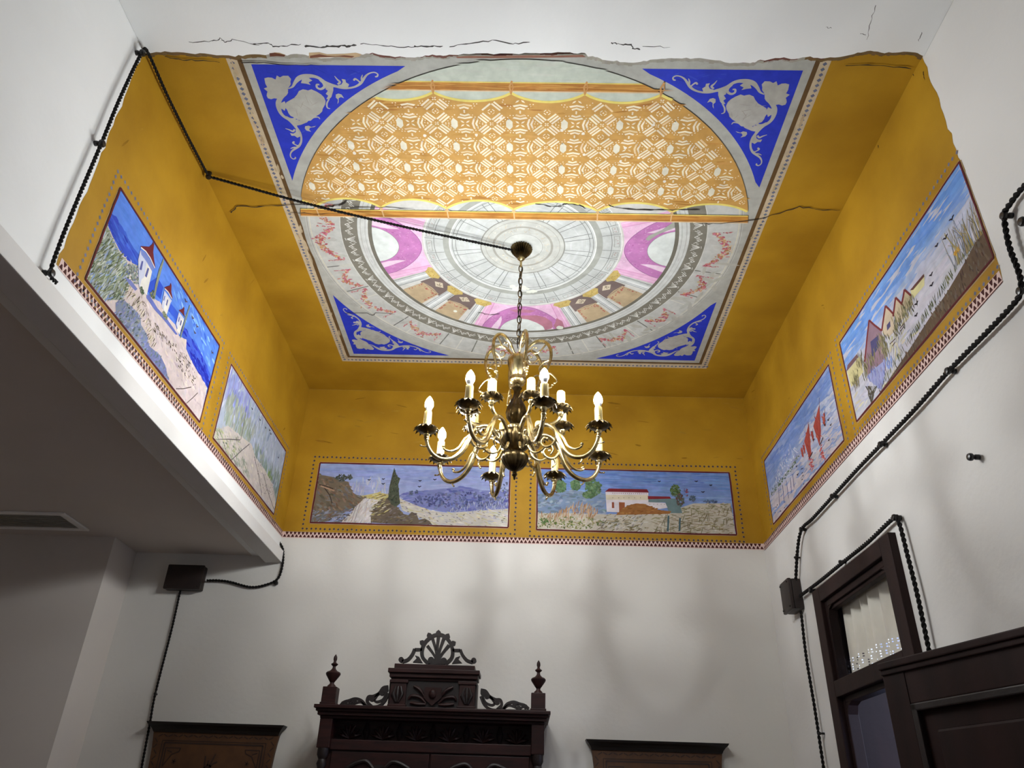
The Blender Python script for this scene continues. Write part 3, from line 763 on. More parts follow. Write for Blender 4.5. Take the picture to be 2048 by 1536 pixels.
# retouching spots
for p, r in ((pt(.655, 124), .011), (pt(.60, 48), .008), (pt(.60, 92), .010), (pt(.715, 73), .02)):
    V.poly([(p[0]+r*math.cos(t*PI/5), p[1]+r*math.sin(t*PI/5)*random.uniform(.8, 1.1)) for t in range(10)], (232, 236, 222))
V.step()
V.poly([pt(.722, -16), pt(.66, -12), pt(.60, -9.5), pt(.585, -7), pt(.60, -6), pt(.64, -9.5), pt(.69, -11.5), pt(.722, -12.5)], (176, 178, 168))
V.build('arcade_ring', ceiling, 'painted drum ring with pink arches, columns and beige garland panels')

I = Art('ceil', 0.0012)                                     # inner dome
LNE = (122, 124, 120)
I.ring(0.0, 0.476, (204, 207, 204)); I.step()
I.ring(0.473, 0.4775, (238, 240, 234)); I.ring(0.427, 0.4295, LNE); I.ring(0.356, 0.385, (172, 174, 166)); I.ring(0.350, 0.356, (236, 238, 232)); I.ring(0.339, 0.3415, LNE); I.ring(0.3225, 0.325, LNE)
I.ring(0.0, 0.205, (198, 199, 192)); I.step()
for k in range(70):
    a = random.uniform(0, 360)
    I.dab(*pt(random.uniform(.22, .31), a), random.uniform(.04, .14), random.uniform(.004, .010), math.radians(a+90), vary((210, 213, 212), 4))
I.step()
I.ring(0.199, 0.205, (150, 150, 142)); I.ring(0.178, 0.181, (176, 174, 166)); I.ring(0.136, 0.147, (168, 166, 156)); I.ring(0.0, 0.100, (206, 208, 202)); I.ring(0.088, 0.099, (174, 172, 162), 30, 190); I.ring(0.0945, 0.097, (160, 158, 150), 190, 390); I.step()
for k in range(110):
    a = random.uniform(0, 360); r = random.choice((random.uniform(.104, .133), random.uniform(.150, .175)))
    I.dab(*pt(r, a), random.uniform(.008, .018), random.uniform(.002, .004), random.uniform(0, PI), vary(random.choice([(204, 190, 164), (190, 180, 160), (226, 220, 200)]), 8))
I.step()
for c in (8, 30, 48, 71.3, 113.5, 132, 150, 171, 193, 215, 240, 300, 325, 345):
    for s in (-3, 3):
        rad(I, c+s, .205, .3225, .0030, LNE); rad(I, c+s*.9, .3225, .340, .0030, LNE)
    rad(I, c+2, .385, .474, .0030, LNE); rad(I, c-6, .385, .474, .0026, LNE)
    for r0, r1, a0, a1 in ((.440, .464, c-4.6, c+.6), (.440, .464, c+3.6, c+13.5)):
        for aa, rr in (((a0, a1), r0), ((a0, a1), r1)):
            I.line([pt(rr, aa[0]+(aa[1]-aa[0])*i/5) for i in range(6)], .0022, (150, 150, 142))
        for aa in (a0, a1): rad(I, aa, r0, r1, .0022, (150, 150, 142))
        for k in range(6): I.dab(*pt(random.uniform(.446, .458), random.uniform(a0+.8, a1-.8)), .008, .0025, random.uniform(0, PI), vary((176, 138, 130), 16))
I.step()
for k in range(14):                                         # pale filler spots
    p = pt(random.uniform(.31, .36), random.uniform(80, 100)); r = random.uniform(.008, .016)
    I.poly([(p[0]+r*1.6*math.cos(t*PI/4)*random.uniform(.7, 1.2), p[1]+r*math.sin(t*PI/4)*random.uniform(.7, 1.2)) for t in range(8)], (230, 233, 220))
I.build('dome_centre', ceiling, 'pale centre of the painted dome with concentric mouldings and ribs')

# painted awning -----------------------------------------------------
RA = 1.047
def half(y): return math.sqrt(max(0, RA*RA-(y-CY)**2))
TT = [-1.0, -0.685, -0.394, -0.096, 0.185, 0.473, 0.77]
TB = [-1.25, -0.996, -0.695, -0.396, -0.092, 0.288, 0.623, 0.97]
def scallop(x, T, y0, sag):
    for i in range(len(T)-1):
        if T[i] <= x <= T[i+1]:
            u = (x-T[i])/(T[i+1]-T[i]); return y0+sag*(4*u*(1-u))**.8
    return y0
def ytop(x): return scallop(x, TT, 1.978, 0.042)
def ybot(x): return scallop(x, TB, 2.622, -0.058)
def inside(x, y): return math.hypot(x-CX, y-CY) < RA
W = Art('ceil', 0.0036)
# plain sky-green field in front of the awning
ya = 2.06
f = [p for p in arc_pts(RA, 180+math.degrees(math.asin((CY-ya)/RA)), 360-math.degrees(math.asin((CY-ya)/RA)), 60)]
W.poly(f, (204, 212, 198)); W.step()
for k in range(60):
    y = random.uniform(1.84, 2.0); x = CX+random.uniform(-1, 1)*half(y)*.9
    W.dab(x, y, random.uniform(.05, .14), random.uniform(.006, .014), random.uniform(-.1, .1), vary((206, 213, 200), 5))
W.step()
xs = np.linspace(CX-RA, CX+RA, 160)
up = [(x, max(ytop(x), CY-half2)) for x in xs for half2 in [math.sqrt(max(0, RA*RA-(x-CX)**2))]]
dn = [(x, ybot(x)) for x in xs]
OCH = (206, 158, 84)
for i in range(len(xs)-1):
    if up[i][1] < dn[i][1] and up[i+1][1] < dn[i+1][1]: W.poly([up[i], up[i+1], dn[i+1], dn[i]], OCH)
W.step()
for k in range(320):                                        # folds brushed in browner ochre
    y = random.uniform(1.99, 2.60); x = CX+random.uniform(-1, 1)*half(y)*.97
    nearedge = min(abs(y-ytop(x)), abs(y-ybot(x)))
    if y < ytop(x)+.012 or y > ybot(x)-.01: continue
    col = (180, 126, 58) if nearedge < .05 else random.choice([(206, 158, 84), (212, 166, 92), (198, 148, 74)])
    W.dab(x, y, random.uniform(.03, .13), random.uniform(.005, .014), random.uniform(-.15, .15), vary(col, 6))
W.step()
LC = (250, 236, 206)
def bit(pts, ox, oy, col):
    q = [(ox+a, oy+b) for a, b in pts]
    for x, y in q:
        if not (math.hypot(x-CX, y-CY) < RA-.006 and ytop(x)+.010 < y < ybot(x)-.006): return
    W.poly(q, col, False)
def rect(cx, cy, l, w_, ang):
    ca, sa = math.cos(ang), math.sin(ang)
    return [(cx+ca*x-sa*y, cy+sa*x+ca*y) for x, y in ((-l/2, -w_/2), (l/2, -w_/2), (l/2, w_/2), (-l/2, w_/2))]
UX, UY = 0.219, 0.120
AD = math.atan2(0.045, 0.046)
for i in range(-4, 10):
    for j in range(-3, 7):
        ox, oy = -0.613+UX*i, 2.130+UY*j
        def T(): return vary(LC if random.random() > .12 else (236, 206, 160), 6)
        for sx in (-1, 1):
            for sy in (-1, 1):
                for b in (-1, 0, 1):
                    a_ = AD*sx*sy
                    cxx, cyy = sx*.0275, sy*.0282
                    nx, ny = -math.sin(a_)*b*.0122, math.cos(a_)*b*.0122
                    bit(rect(cxx+nx, cyy+ny, .046, .0076, a_), ox, oy, T())
                bit(rect(sx*.0045, sy*.0045, .007, .0045, AD*sx*sy), ox, oy, T())
                bit(rect(sx*.0085, UY/2+sy*.0075, .012, .0034, -AD*sx*sy), ox, oy, T())
        diamond_ = [(-.0042, UY/2), (0, UY/2-.0038), (.0042, UY/2), (0, UY/2+.0038)]
        bit(diamond_, ox, oy, T())
        fx = ox+UX/2+.004
        for sx in (-1, 1):
            for sy in (-1, 1):
                bit([(sx*.003, sy*.003), (sx*.013, sy*.006), (sx*.019, sy*.016), (sx*.008, sy*.012)], fx, oy, T())
        hexa = [(-.046, -.028), (-.030, -.012), (-.030, .014), (-.042, .029), (-.056, .014), (-.056, -.012)]
        bit(hexa, fx, oy, (236, 230, 208))
        for k in (0, 1):
            o_ = .026+.0135*k; h_ = .028-.008*k
            bit([(o_, 0), (o_+.007, -h_*.9), (o_+.0145, -h_), (o_+.0085, 0), (o_+.0145, h_), (o_+.007, h_*.9)], fx, oy, T())
            for s in (-1, 1):
                y0 = s*(.029+.0130*k); wd = .030-.010*k
                bit([(-wd, y0), (0, y0+s*-.007), (wd, y0), (wd*.8, y0+s*.0075), (0, y0+s*.0012), (-wd*.8, y0+s*.0075)], fx, oy, T())
        for s in (-1, 1):
            bit(rect(0, s*.0565, .007, .006, PI/4), fx, oy, T())
            for q in (-1, 1):
                for row in (0, 1):                          # dotted diagonals
                    for t in range(5):
                        u = t/4; px_, py_ = s*(.036+.012*row+.038*u), q*(.003+.040*u)
                        if random.random() < (.95 if row == 0 else .55): bit([(px_+.0027*math.cos(k*PI/3), py_+.0027*math.sin(k*PI/3)) for k in range(6)], ox, oy, T())
W.step()
for k in range(26):                                         # pale losses in the paint
    x = random.uniform(-.8, .7); y = random.uniform(2.1, 2.5)
    if inside(x, y): W.poly([(x+random.uniform(.5, 1)*.009*math.cos(t*PI/4), y+random.uniform(.5, 1)*.010*math.sin(t*PI/4)) for t in range(8)], (244, 236, 222))
W.step()
YL = (240, 222, 120)
for T_, fn in ((TT, ytop), (TB, ybot)):
    xs2 = [x for x in np.linspace(CX-RA, CX+RA, 260) if inside(x, fn(x))]
    W.line([(x, fn(x)) for x in xs2], 0.011, YL)
W.step()
for (y0, y1) in ((1.930, 1.975), (2.634, 2.686)):           # poles
    ym = (y0+y1)/2
    for t0, t1, col in ((0, .12, (238, 216, 120)), (.12, .34, (196, 138, 58)), (.34, .62, (206, 150, 70)), (.62, .88, (184, 124, 52)), (.88, 1.0, (230, 202, 160))):
        ya_, yb_ = y0+(y1-y0)*t0, y0+(y1-y0)*t1
        ha, hb = half(ya_)*1.0, half(yb_)*1.0
        W.poly([(CX-ha, ya_), (CX+ha, ya_), (CX+hb, yb_), (CX-hb, yb_)], col)
    W.step()
    for k in range(90):
        y = random.uniform(y0+.007, y1-.006); x = CX+random.uniform(-.95, .95)*half(y)
        W.dab(x, y, random.uniform(.04, .2), .004, random.uniform(-.02, .02), vary(random.choice([(176, 112, 44), (214, 160, 84), (190, 130, 60)]), 8))
    W.step()
for x in TT[2:-1]: W.line([(x, 1.985), (x-.006, 1.95), (x+.004, 1.925)], .007, (214, 160, 96)); W.line([(x, 1.985), (x+.008, 1.955), (x+.002, 1.925)], .004, (206, 150, 90))
for x in TB[1:-1]: W.line([(x-.008, 2.636), (x, 2.616), (x+.010, 2.640)], .006, (224, 188, 140)); W.line([(x, 2.62), (x+.004, 2.684)], .006, (226, 186, 136))
W.build('painted_awning', ceiling, 'painted ochre awning with white lace pattern slung between two poles')

# dirt band, exposed brown ground and cracks -------------------------
K = Art('ceil', 0.0046)
for k in range(0, len(skim_edge)-1):
    (x0, y0), (x1, y1) = skim_edge[k], skim_edge[k+1]
    if x0 < -1.0 or x0 > 0.95: col = (120, 96, 60)
    else: col = (168, 164, 152)
    d = random.uniform(.016, .022)
    K.poly([(x0, y0-.02), (x1, y1-.02), (x1, y1+d), (x0, y0+d)], vary(col, 5))
K.step()
for k in range(0, len(skim_edge)-1):
    (x0, y0), (x1, y1) = skim_edge[k], skim_edge[k+1]
    if -0.62 < x0 < 0.17 or 0.72 < x0 < 1.02:
        d = 0.010+0.005*math.sin(x0*31)+random.uniform(-.002, .002)
        K.poly([(x0, y0-.02), (x1, y1-.02), (x1, y1+d), (x0, y0+d)], vary((112, 72, 62), 10))
K.step()
def crack(art, plane, pts, w, col=(52, 46, 42), jit=.004):
    q = survey(plane)(pts); out = []
    for i in range(len(q)-1):
        for k in range(5):
            t = k/5; out.append((q[i][0]+(q[i+1][0]-q[i][0])*t+random.uniform(-jit, jit), q[i][1]+(q[i+1][1]-q[i][1])*t+random.uniform(-jit, jit), w*random.uniform(.4, 1.3)))
    out.append((*q[-1], w*.4)); art.line(out, w, col)
crack(K, 'ceil', [(462, 424), (475, 411), (520, 413), (580, 407), (640, 410)], .005)
crack(K, 'ceil', [(632, 411), (660, 412), (685, 408), (694, 399)], .007)
crack(K, 'ceil', [(700, 414), (760, 412), (830, 417)], .0035)
crack(K, 'ceil', [(1072, 405), (1100, 411), (1124, 412)], .0045); crack(K, 'ceil', [(1126, 408), (1132, 406), (1160, 409), (1172, 416)], .006)
crack(K, 'ceil', [(1218, 407), (1230, 414), (1300, 419), (1345, 418), (1400, 418)], .006)
crack(K, 'ceil', [(1403, 446), (1440, 447), (1530, 434), (1600, 412), (1640, 418), (1680, 419)], .0045)
crack(K, 'ceil', [(690, 625), (735, 624), (745, 630), (752, 624), (790, 627)], .0035); crack(K, 'ceil', [(955, 624), (980, 628), (1000, 626)], .004)
crack(K, 'ceil', [(940, 716), (1040, 725)], .003); crack(K, 'ceil', [(580, 424), (630, 426), (700, 424)], .0035)
crack(K, 'ceil', [(330, 112), (350, 116), (390, 119), (440, 123)], .004); crack(K, 'ceil', [(484, 123), (560, 126), (640, 129)], .004); crack(K, 'ceil', [(1690, 128), (1760, 131), (1822, 136)], .004)
K.build('ceiling_cracks', ceiling, 'dark cracks and brown broken plaster on the painted ceiling')
Q = Art('ceil', 0.0122)
def blot(pts, col): Q.poly(survey('ceil')(pts), col)
blot([(540, 102), (552, 101), (572, 105), (570, 109), (555, 108), (541, 109)], (110, 66, 48)); blot([(545, 100), (560, 101), (574, 106), (560, 103)], (196, 164, 120))
blot([(619, 101), (640, 100), (655, 104), (690, 103), (712, 101), (724, 104), (720, 109), (700, 112), (680, 110), (640, 111), (619, 112)], (206, 178, 140)); Q.step()
blot([(621, 107), (640, 104), (655, 107), (672, 108), (690, 106), (710, 108), (705, 111), (680, 109), (640, 110), (621, 112)], (132, 84, 64))
blot([(912, 109), (940, 107), (980, 108), (1015, 107), (1060, 106), (1110, 107), (1165, 105), (1172, 110), (1100, 111), (1000, 112), (915, 112)], (150, 104, 86)); Q.step()
for pts, w_ in (([(380, 80), (420, 78), (438, 77), (442, 72), (452, 80), (465, 75), (520, 86)], .003), ([(508, 83), (540, 82), (548, 90), (575, 87), (603, 84)], .004), ([(610, 88), (640, 91), (660, 88), (690, 88), (714, 86)], .007), ([(720, 83), (760, 86), (800, 90), (840, 88)], .003),
                 ([(830, 88), (860, 88), (886, 88)], .006), ([(898, 88), (940, 84), (985, 76), (1025, 84), (1060, 80)], .004), ([(1222, 82), (1234, 83), (1262, 86), (1266, 92), (1280, 95)], .005), ([(1285, 88), (1340, 90)], .002),
                 ([(1750, 5), (1740, 40), (1732, 75)], .002), ([(1841, 60), (1836, 78)], .002), ([(1650, 50), (1662, 52)], .002), ([(1720, 62), (1730, 66)], .002)):
    crack(Q, 'ceil', pts, w_, (74, 70, 68), .003)
Q.build('plaster_cracks', ceiling, 'cracks and chipped spots in the white plaster coat')

# ------------------------------------------------------------------ ochre frieze on the walls
def frieze(plane, parent, label):
    m = MB(); z0, z1 = FZ+0.030, CZ-0.0005; o = 0.0005
    if plane == 'back':
        m.add([(XL, YB-o, z0), (XR, YB-o, z0), (XR, YB-o, z1), (XL, YB-o, z1)], [(0, 1, 2, 3)])
    else:
        X = XL+o if plane == 'left' else XR-o
        n = 30; edge = []
        for i in range(n+1):
            z = z0-0.028+(z1-z0+0.028)*i/n; w_ = random.uniform(-.006, .006)
            y = YF+w_-(0.0 if plane == 'left' else 0.008)
            edge.append((X, y, z))
        m.add(edge+[(X, YB, z1), (X, YB, z0)], [tuple(range(n+3))])
    o_ = m.build('ochre_frieze', 'ochre', parent); o_['label'] = label
    return o_
frieze('back', wall_back, 'ochre yellow painted band on the back wall')
frieze('left', wall_left, 'ochre yellow painted band on the left wall')
frieze('right', wall_right, 'ochre yellow painted band on the right wall')
PINK = (236, 206, 198); MAROON = (74, 26, 22)
def zigzag(plane, parent, a0, a1, label):
    Z = Art(plane, 0.0010); z0, z1 = FZ+0.002, FZ+0.036
    Z.poly([(a0, z0-.004), (a1, z0-.004), (a1, z1), (a0, z1)], PINK); Z.step()
    n = int((a1-a0)/0.0235); p = (a1-a0)/n
    for i in range(n):
        x = a0+p*i; j = random.uniform(-.0015, .0015)
        Z.poly([(x+p*.08, z0+.001), (x+p*.92, z0+.001), (x+p*.60, z0+.0175+j), (x+p*.40, z0+.0175+j)], vary(MAROON, 6))
        Z.poly([(x-p*.42, z1-.001), (x+p*.42, z1-.001), (x+p*.10, z1-.0175+j), (x-p*.10, z1-.0175+j)], vary(MAROON, 6)) if i else None
    if plane == 'right': Z.line([(a0, z0-.006), (a1, z0-.006)], .003, (92, 40, 40))
    Z.build('zigzag_border', parent, label)
zigzag('back', wall_back, XL+.002, XR-.002, 'pink and maroon zigzag border along the foot of the back frieze')
zigzag('left', wall_left, YF+.012, YB-.002, 'pink and maroon zigzag border along the foot of the left frieze')
zigzag('right', wall_right, YF-.004, YB-.002, 'pink and maroon zigzag border along the foot of the right frieze')

# ------------------------------------------------------------------ landscape murals
class Scene2D(Art):
    def __init__(s, plane, clip):
        super().__init__(plane, 0.0014); s.rect_ = clip; s.clip = clip
    def fill(s, col): a0, a1, b0, b1 = s.rect_; s.poly([(a0, b0), (a1, b0), (a1, b1), (a0, b1)], col); s.step(); return s
    def strokes(s, n, box, ln, wd, cols, ang=0.0, da=0.15, d=12):
        """random brush marks in a box given in fractions of the panel"""
        a0, a1, b0, b1 = s.rect_
        for k in range(n):
            u = random.uniform(box[0], box[1]); v = random.uniform(box[2], box[3])
            s.dab(a0+(a1-a0)*u, b0+(b1-b0)*v, random.uniform(*ln), random.uniform(*wd), ang+random.uniform(-da, da), vary(random.choice(cols), d))
        s.step(); return s
    def grad(s, n, box, ln, wd, stops, ang=0.0, da=0.08, d=7):
        """sky washed in brush marks whose tint follows the height"""
        a0, a1, b0, b1 = s.rect_
        for k in range(n):
            u = random.uniform(box[0], box[1]); v = random.uniform(box[2], box[3]); vv = v+random.gauss(0, .035)
            c = stops[0][1]
            for (v0, c0_), (v1, c1_) in zip(stops, stops[1:]):
                if vv >= v0: t = min(1, (vv-v0)/(v1-v0)); c = tuple(p+(q-p)*t for p, q in zip(c0_, c1_))
            s.dab(a0+(a1-a0)*u, b0+(b1-b0)*v, random.uniform(*ln), random.uniform(*wd), ang+random.uniform(-da, da), vary(c, d))
        s.step(); return s
    def within(s, poly, n, ln, wd, cols, ang=0.0, da=0.3, d=12):
        """brush marks kept inside an outline"""
        P = poly; xs_ = [p[0] for p in P]; ys_ = [p[1] for p in P]; c = 0; t = 0
        while c < n and t < n*8:
            t += 1; x = random.uniform(min(xs_), max(xs_)); y = random.uniform(min(ys_), max(ys_)); ins = False; j = len(P)-1
            for i in range(len(P)):
                if (P[i][1] > y) != (P[j][1] > y) and x < (P[j][0]-P[i][0])*(y-P[i][1])/(P[j][1]-P[i][1]+1e-12)+P[i][0]: ins = not ins
                j = i
            if ins: s.dab(x, y, random.uniform(*ln), random.uniform(*wd), ang+random.uniform(-da, da), vary(random.choice(cols), d)); c += 1
        s.step(); return s
    def birds(s, spots, size, col=(40, 34, 44)):
        for x, y in spots:
            k = size*random.uniform(.8, 1.2)
            s.line([(x-k, y+k*.40, .003), (x-k*.45, y+k*.34, .006), (x, y, .007), (x+k*.45, y+k*.38, .006), (x+k, y+k*.55, .003)], .004, col)
        s.step(); return s
def clump(s, c, rx, ry, n, cols, ln=(.006, .016), wd=(.004, .009)):
    for k in range(n):
        a = random.uniform(0, 2*PI); q = math.sqrt(random.random())
        s.dab(c[0]+rx*q*math.cos(a), c[1]+ry*q*math.sin(a), random.uniform(*ln), random.uniform(*wd), random.uniform(0, PI), vary(random.choice(cols), 14))
    s.step()
def frame_of(plane, parent, clip, label, dm_col=(92, 90, 112), skip=()):  # dm_col carries the wall's light, darker on the dim back wall
    """maroon outline and the row of little diamonds round a panel"""
    a0, a1, b0, b1 = clip; B = Art(plane, 0.0010)
    g = 0.050
    for (x0, y0, x1, y1) in ((a0, b0, a1, b0), (a1, b0, a1, b1), (a1, b1, a0, b1), (a0, b1, a0, b0)):
        B.line([(x0+(x1-x0)*t/8+random.uniform(-.001, .001), y0+(y1-y0)*t/8+random.uniform(-.001, .001)) for t in range(9)], .017, (186, 152, 110))
    B.step()
    X0, X1, Y0, Y1 = a0-.040, a1+.040, b0-.038, b1+.040
    if plane == 'right' and a0 < 1.83: X0 = a0-.001
    nx = int((X1-X0)/.0262); ny = int((Y1-Y0)/.0262)
    for i in range(nx+1):
        for y in (Y0, Y1):
            x = X0+(X1-X0)*i/nx; B.poly([(x-.0098, y), (x, y-.0098), (x+.0098, y), (x, y+.0098)], (172, 138, 82)); diamond(B, x+random.uniform(-.002, .002), y+random.uniform(-.002, .002), .0070, vary(dm_col, 9))
    for i in range(1, ny):
        for x in (X0, X1):
            if x == X0 and X0 > a0-.002: continue
            y = Y0+(Y1-Y0)*i/ny; B.poly([(x-.0098, y), (x, y-.0098), (x+.0098, y), (x, y+.0098)], (172, 138, 82)); diamond(B, x+random.uniform(-.002, .002), y+random.uniform(-.002, .002), .0070, vary(dm_col, 9))
    B.step()
    B.build('diamond_border', parent, label)
def outline(s, col=(96, 30, 34)):
    a0, a1, b0, b1 = s.rect_; s.clip = None
    for (x0, y0, x1, y1) in ((a0, b0, a1, b0), (a1, b0, a1, b1), (a1, b1, a0, b1), (a0, b1, a0, b0)):
        s.line([(x0+(x1-x0)*t/10+random.uniform(-.0012, .0012), y0+(y1-y0)*t/10+random.uniform(-.0012, .0012), random.uniform(.0065, .0095)) for t in range(11)], .008, col)
    s.step()

# --- back wall, left panel: sandy path, cypress and blue hills
cl = (-1.284, -0.112, CAMZ+1.516, CAMZ+1.900)
frame_of('back', wall_back, cl, 'row of small dark diamonds framing the cypress path mural', (66, 56, 70))  # diamond tone darkened for the weaker light on this wall
s = Scene2D('back', cl).fill((158, 170, 214)); T = survey('back', 580, 890, 4.267)
s.grad(420, (0, 1, .42, 1), (.06, .18), (.008, .018), [(.4, (172, 176, 212)), (.7, (160, 170, 216)), (.85, (146, 160, 216)), (1, (160, 178, 224))], 0, .06, 10)
s.strokes(50, (.15, .4, .45, .72), (.03, .08), (.004, .010), [(190, 192, 206), (178, 182, 206)], PI/2, .4)
hill = T([(930, 430), (1000, 402), (1200, 385), (1330, 372), (1480, 355), (1560, 370), (1640, 388), (1885, 392), (1870, 560), (1500, 580), (1300, 570), (1100, 530), (1000, 480)])
s.poly(hill, (128, 134, 188)); s.step(); s.within(hill, 160, (.02, .07), (.005, .014), [(110, 118, 180), (140, 146, 196), (98, 106, 170), (120, 128, 172)])
s.within(T([(1000, 450), (1200, 430), (1480, 400), (1700, 410), (1870, 420), (1870, 520), (1400, 540), (1080, 510)]), 200, (.01, .03), (.006, .016), [(84, 92, 140), (96, 104, 146), (112, 116, 150), (78, 84, 128)], 0, 1.5)
s.within(T([(1700, 420), (1780, 350), (1880, 300), (1880, 470), (1720, 480)]), 50, (.008, .02), (.006, .012), [(96, 104, 124), (110, 116, 136), (180, 184, 204)], 0, 1.5)
sand = T([(920, 450), (1060, 510), (1200, 560), (1340, 580), (1880, 545), (1870, 700), (1220, 690), (1080, 600), (960, 560)])
s.poly(sand, (206, 200, 190)); s.step(); s.within(sand, 190, (.015, .06), (.004, .010), [(214, 208, 198), (196, 190, 190), (206, 196, 160), (188, 186, 196), (210, 204, 176)], -.25, .3)
s.within(T([(1340, 540), (1880, 440), (1880, 560), (1400, 580)]), 90, (.015, .035), (.002, .004), [(196, 200, 214), (176, 182, 200), (150, 156, 180)], PI/2, .4)
s.within(sand, 60, (.010, .020), (.002, .004), [(72, 60, 66), (96, 84, 80)], -.15, .3)
s.poly(T([(560, 440), (640, 430), (760, 405), (850, 425), (870, 500), (700, 560), (640, 480)]), (196, 184, 128)); s.step()
s.within(T([(600, 440), (760, 405), (860, 430), (870, 490), (700, 540)]), 60, (.015, .04), (.004, .008), [(204, 184, 96), (190, 170, 92), (206, 200, 160), (140, 124, 84)], .35, .3)
cliff = T([(250, 255), (300, 262), (370, 275), (420, 300), (500, 315), (515, 360), (540, 410), (600, 445), (660, 450), (600, 500), (500, 560), (400, 610), (280, 660), (170, 668), (215, 440)])
s.poly(cliff, (124, 110, 92)); s.step(); s.within(cliff, 190, (.015, .05), (.005, .014), [(128, 104, 84), (112, 102, 88), (120, 118, 116), (142, 120, 98), (104, 94, 80)], -.6, .6)
s.within(T([(175, 560), (420, 560), (560, 520), (440, 660), (172, 668)]), 110, (.012, .04), (.005, .010), [(128, 130, 142), (112, 116, 126), (146, 150, 166), (120, 112, 106)], .3, .5)
for q in (T([(250, 340), (300, 350), (370, 375)]), T([(290, 360), (340, 430), (360, 500)])): s.line(q, .006, (70, 56, 46))
s.line(T([(262, 350), (320, 372), (380, 392)]), .008, (186, 150, 124)); s.step()
path = T([(640, 455), (760, 470), (730, 520), (700, 580), (690, 665), (440, 662), (520, 580), (590, 500)])
s.poly(path, (212, 206, 204)); s.step(); s.within(path, 110, (.015, .05), (.004, .008), [(220, 214, 212), (196, 190, 194), (204, 188, 176), (226, 222, 224)], 1.15, .3)
s.within(T([(300, 640), (480, 580), (560, 540), (470, 655)]), 40, (.008, .02), (.003, .006), [(88, 80, 78), (190, 186, 190), (120, 108, 104)], .4, .6)
for d_ in ((575, 510), (600, 505)): s.line(T([d_, (d_[0]-20, 560), (d_[0]-50, 655)]), .004, (160, 150, 156))
mound = T([(690, 600), (760, 470), (840, 450), (900, 510), (930, 545), (970, 590), (1010, 600), (1040, 572), (1080, 590), (1100, 640), (1150, 628), (1190, 650), (1215, 682), (900, 675), (690, 664)])
s.poly(mound, (108, 96, 82)); s.step(); s.within(mound, 120, (.012, .035), (.005, .010), [(96, 84, 68), (118, 104, 84), (132, 116, 86), (92, 84, 78), (124, 116, 112)], .3, .6)
s.within(T([(690, 480), (840, 440), (850, 560), (700, 650)]), 60, (.015, .04), (.003, .007), [(88, 76, 52), (190, 178, 120), (206, 200, 176), (110, 94, 62)], .4, .25)
clump(s, T([(440, 280)])[0], .034, .022, 90, [(74, 80, 72), (88, 92, 84), (64, 70, 62)]); clump(s, T([(510, 275)])[0], .016, .016, 40, [(74, 80, 72), (90, 94, 88)])
cyp = T([(890, 195), (915, 270), (942, 285), (925, 340), (932, 420), (940, 500), (905, 530), (870, 510), (838, 460), (848, 360), (870, 270)])
s.poly(cyp, (78, 84, 68)); s.step(); s.within(cyp, 110, (.008, .022), (.004, .008), [(66, 72, 56), (88, 92, 72), (58, 64, 54)], 1.3, .5)
clump(s, T([(1035, 410)])[0], .010, .014, 22, [(96, 104, 130), (80, 90, 112)]); clump(s, T([(1080, 402)])[0], .008, .012, 16, [(96, 104, 130), (80, 90, 112)])
s.birds(T([(676, 302), (797, 295), (795, 336), (1110, 310), (1105, 360), (1236, 300)]), .010)
outline(s); s.build('landscape_mural', wall_back, 'mural of a sandy path, dark cypress and blue hills, left on the back wall')

# --- back wall, right panel: white farmhouse
cl = (0.056, 1.222, CAMZ+1.506, CAMZ+1.897)
frame_of('back', wall_back, cl, 'row of small dark diamonds framing the farmhouse mural', (66, 56, 70))  # same dimmed diamond tone, shade put into the colour
s = Scene2D('back', cl).fill((124, 150, 206)); T = survey('back', 1040, 890, 4.096)
s.grad(430, (0, 1, .42, 1), (.05, .16), (.006, .014), [(.4, (142, 164, 210)), (.7, (120, 148, 208)), (1, (110, 142, 210))], 0, .06, 15)
far = T([(140, 400), (260, 400), (380, 375), (500, 380), (700, 400), (700, 600), (140, 600)])
s.poly(far, (130, 150, 182)); s.step(); s.within(far, 170, (.02, .06), (.008, .018), [(128, 146, 168), (116, 136, 160), (148, 164, 184), (120, 138, 150)], .1, .5)
for c_, rx, ry in (((330, 340), .032, .036), ((455, 330), .026, .032), ((600, 350), .048, .054), ((560, 410), .032, .018)):
    clump(s, T([c_])[0], rx, ry, 190, [(92, 122, 84), (80, 108, 74), (108, 134, 96)], (.012, .028), (.008, .015))
gr = T([(135, 560), (400, 560), (700, 570), (1000, 560), (1240, 560), (1300, 520), (1420, 480), (1725, 480), (1768, 750), (130, 690)])
s.poly(gr, (200, 192, 176)); s.step()
s.within(gr, 420, (.012, .045), (.004, .009), [(206, 198, 184), (190, 182, 160), (214, 206, 198), (170, 160, 128), (150, 140, 108)], .1, .6)
s.within(T([(1300, 520), (1725, 480), (1735, 540), (1300, 560)]), 80, (.01, .03), (.004, .007), [(140, 138, 104), (156, 150, 120), (188, 178, 160)], 0, .3)
s.within(T([(1100, 590), (1730, 520), (1765, 745), (1100, 720)]), 130, (.016, .06), (.0025, .0045), [(128, 118, 86), (142, 130, 96)], 0, .35)
s.within(T([(1100, 590), (1730, 520), (1765, 745), (1100, 720)]), 40, (.03, .07), (.003, .005), [(120, 112, 82), (138, 126, 92)], 1.35, .3)
s.within(T([(300, 560), (480, 470), (640, 540), (600, 600), (200, 620), (150, 570)]), 170, (.02, .055), (.003, .006), [(176, 136, 100), (196, 160, 124), (190, 176, 156), (166, 120, 84)], 1.4, .3)
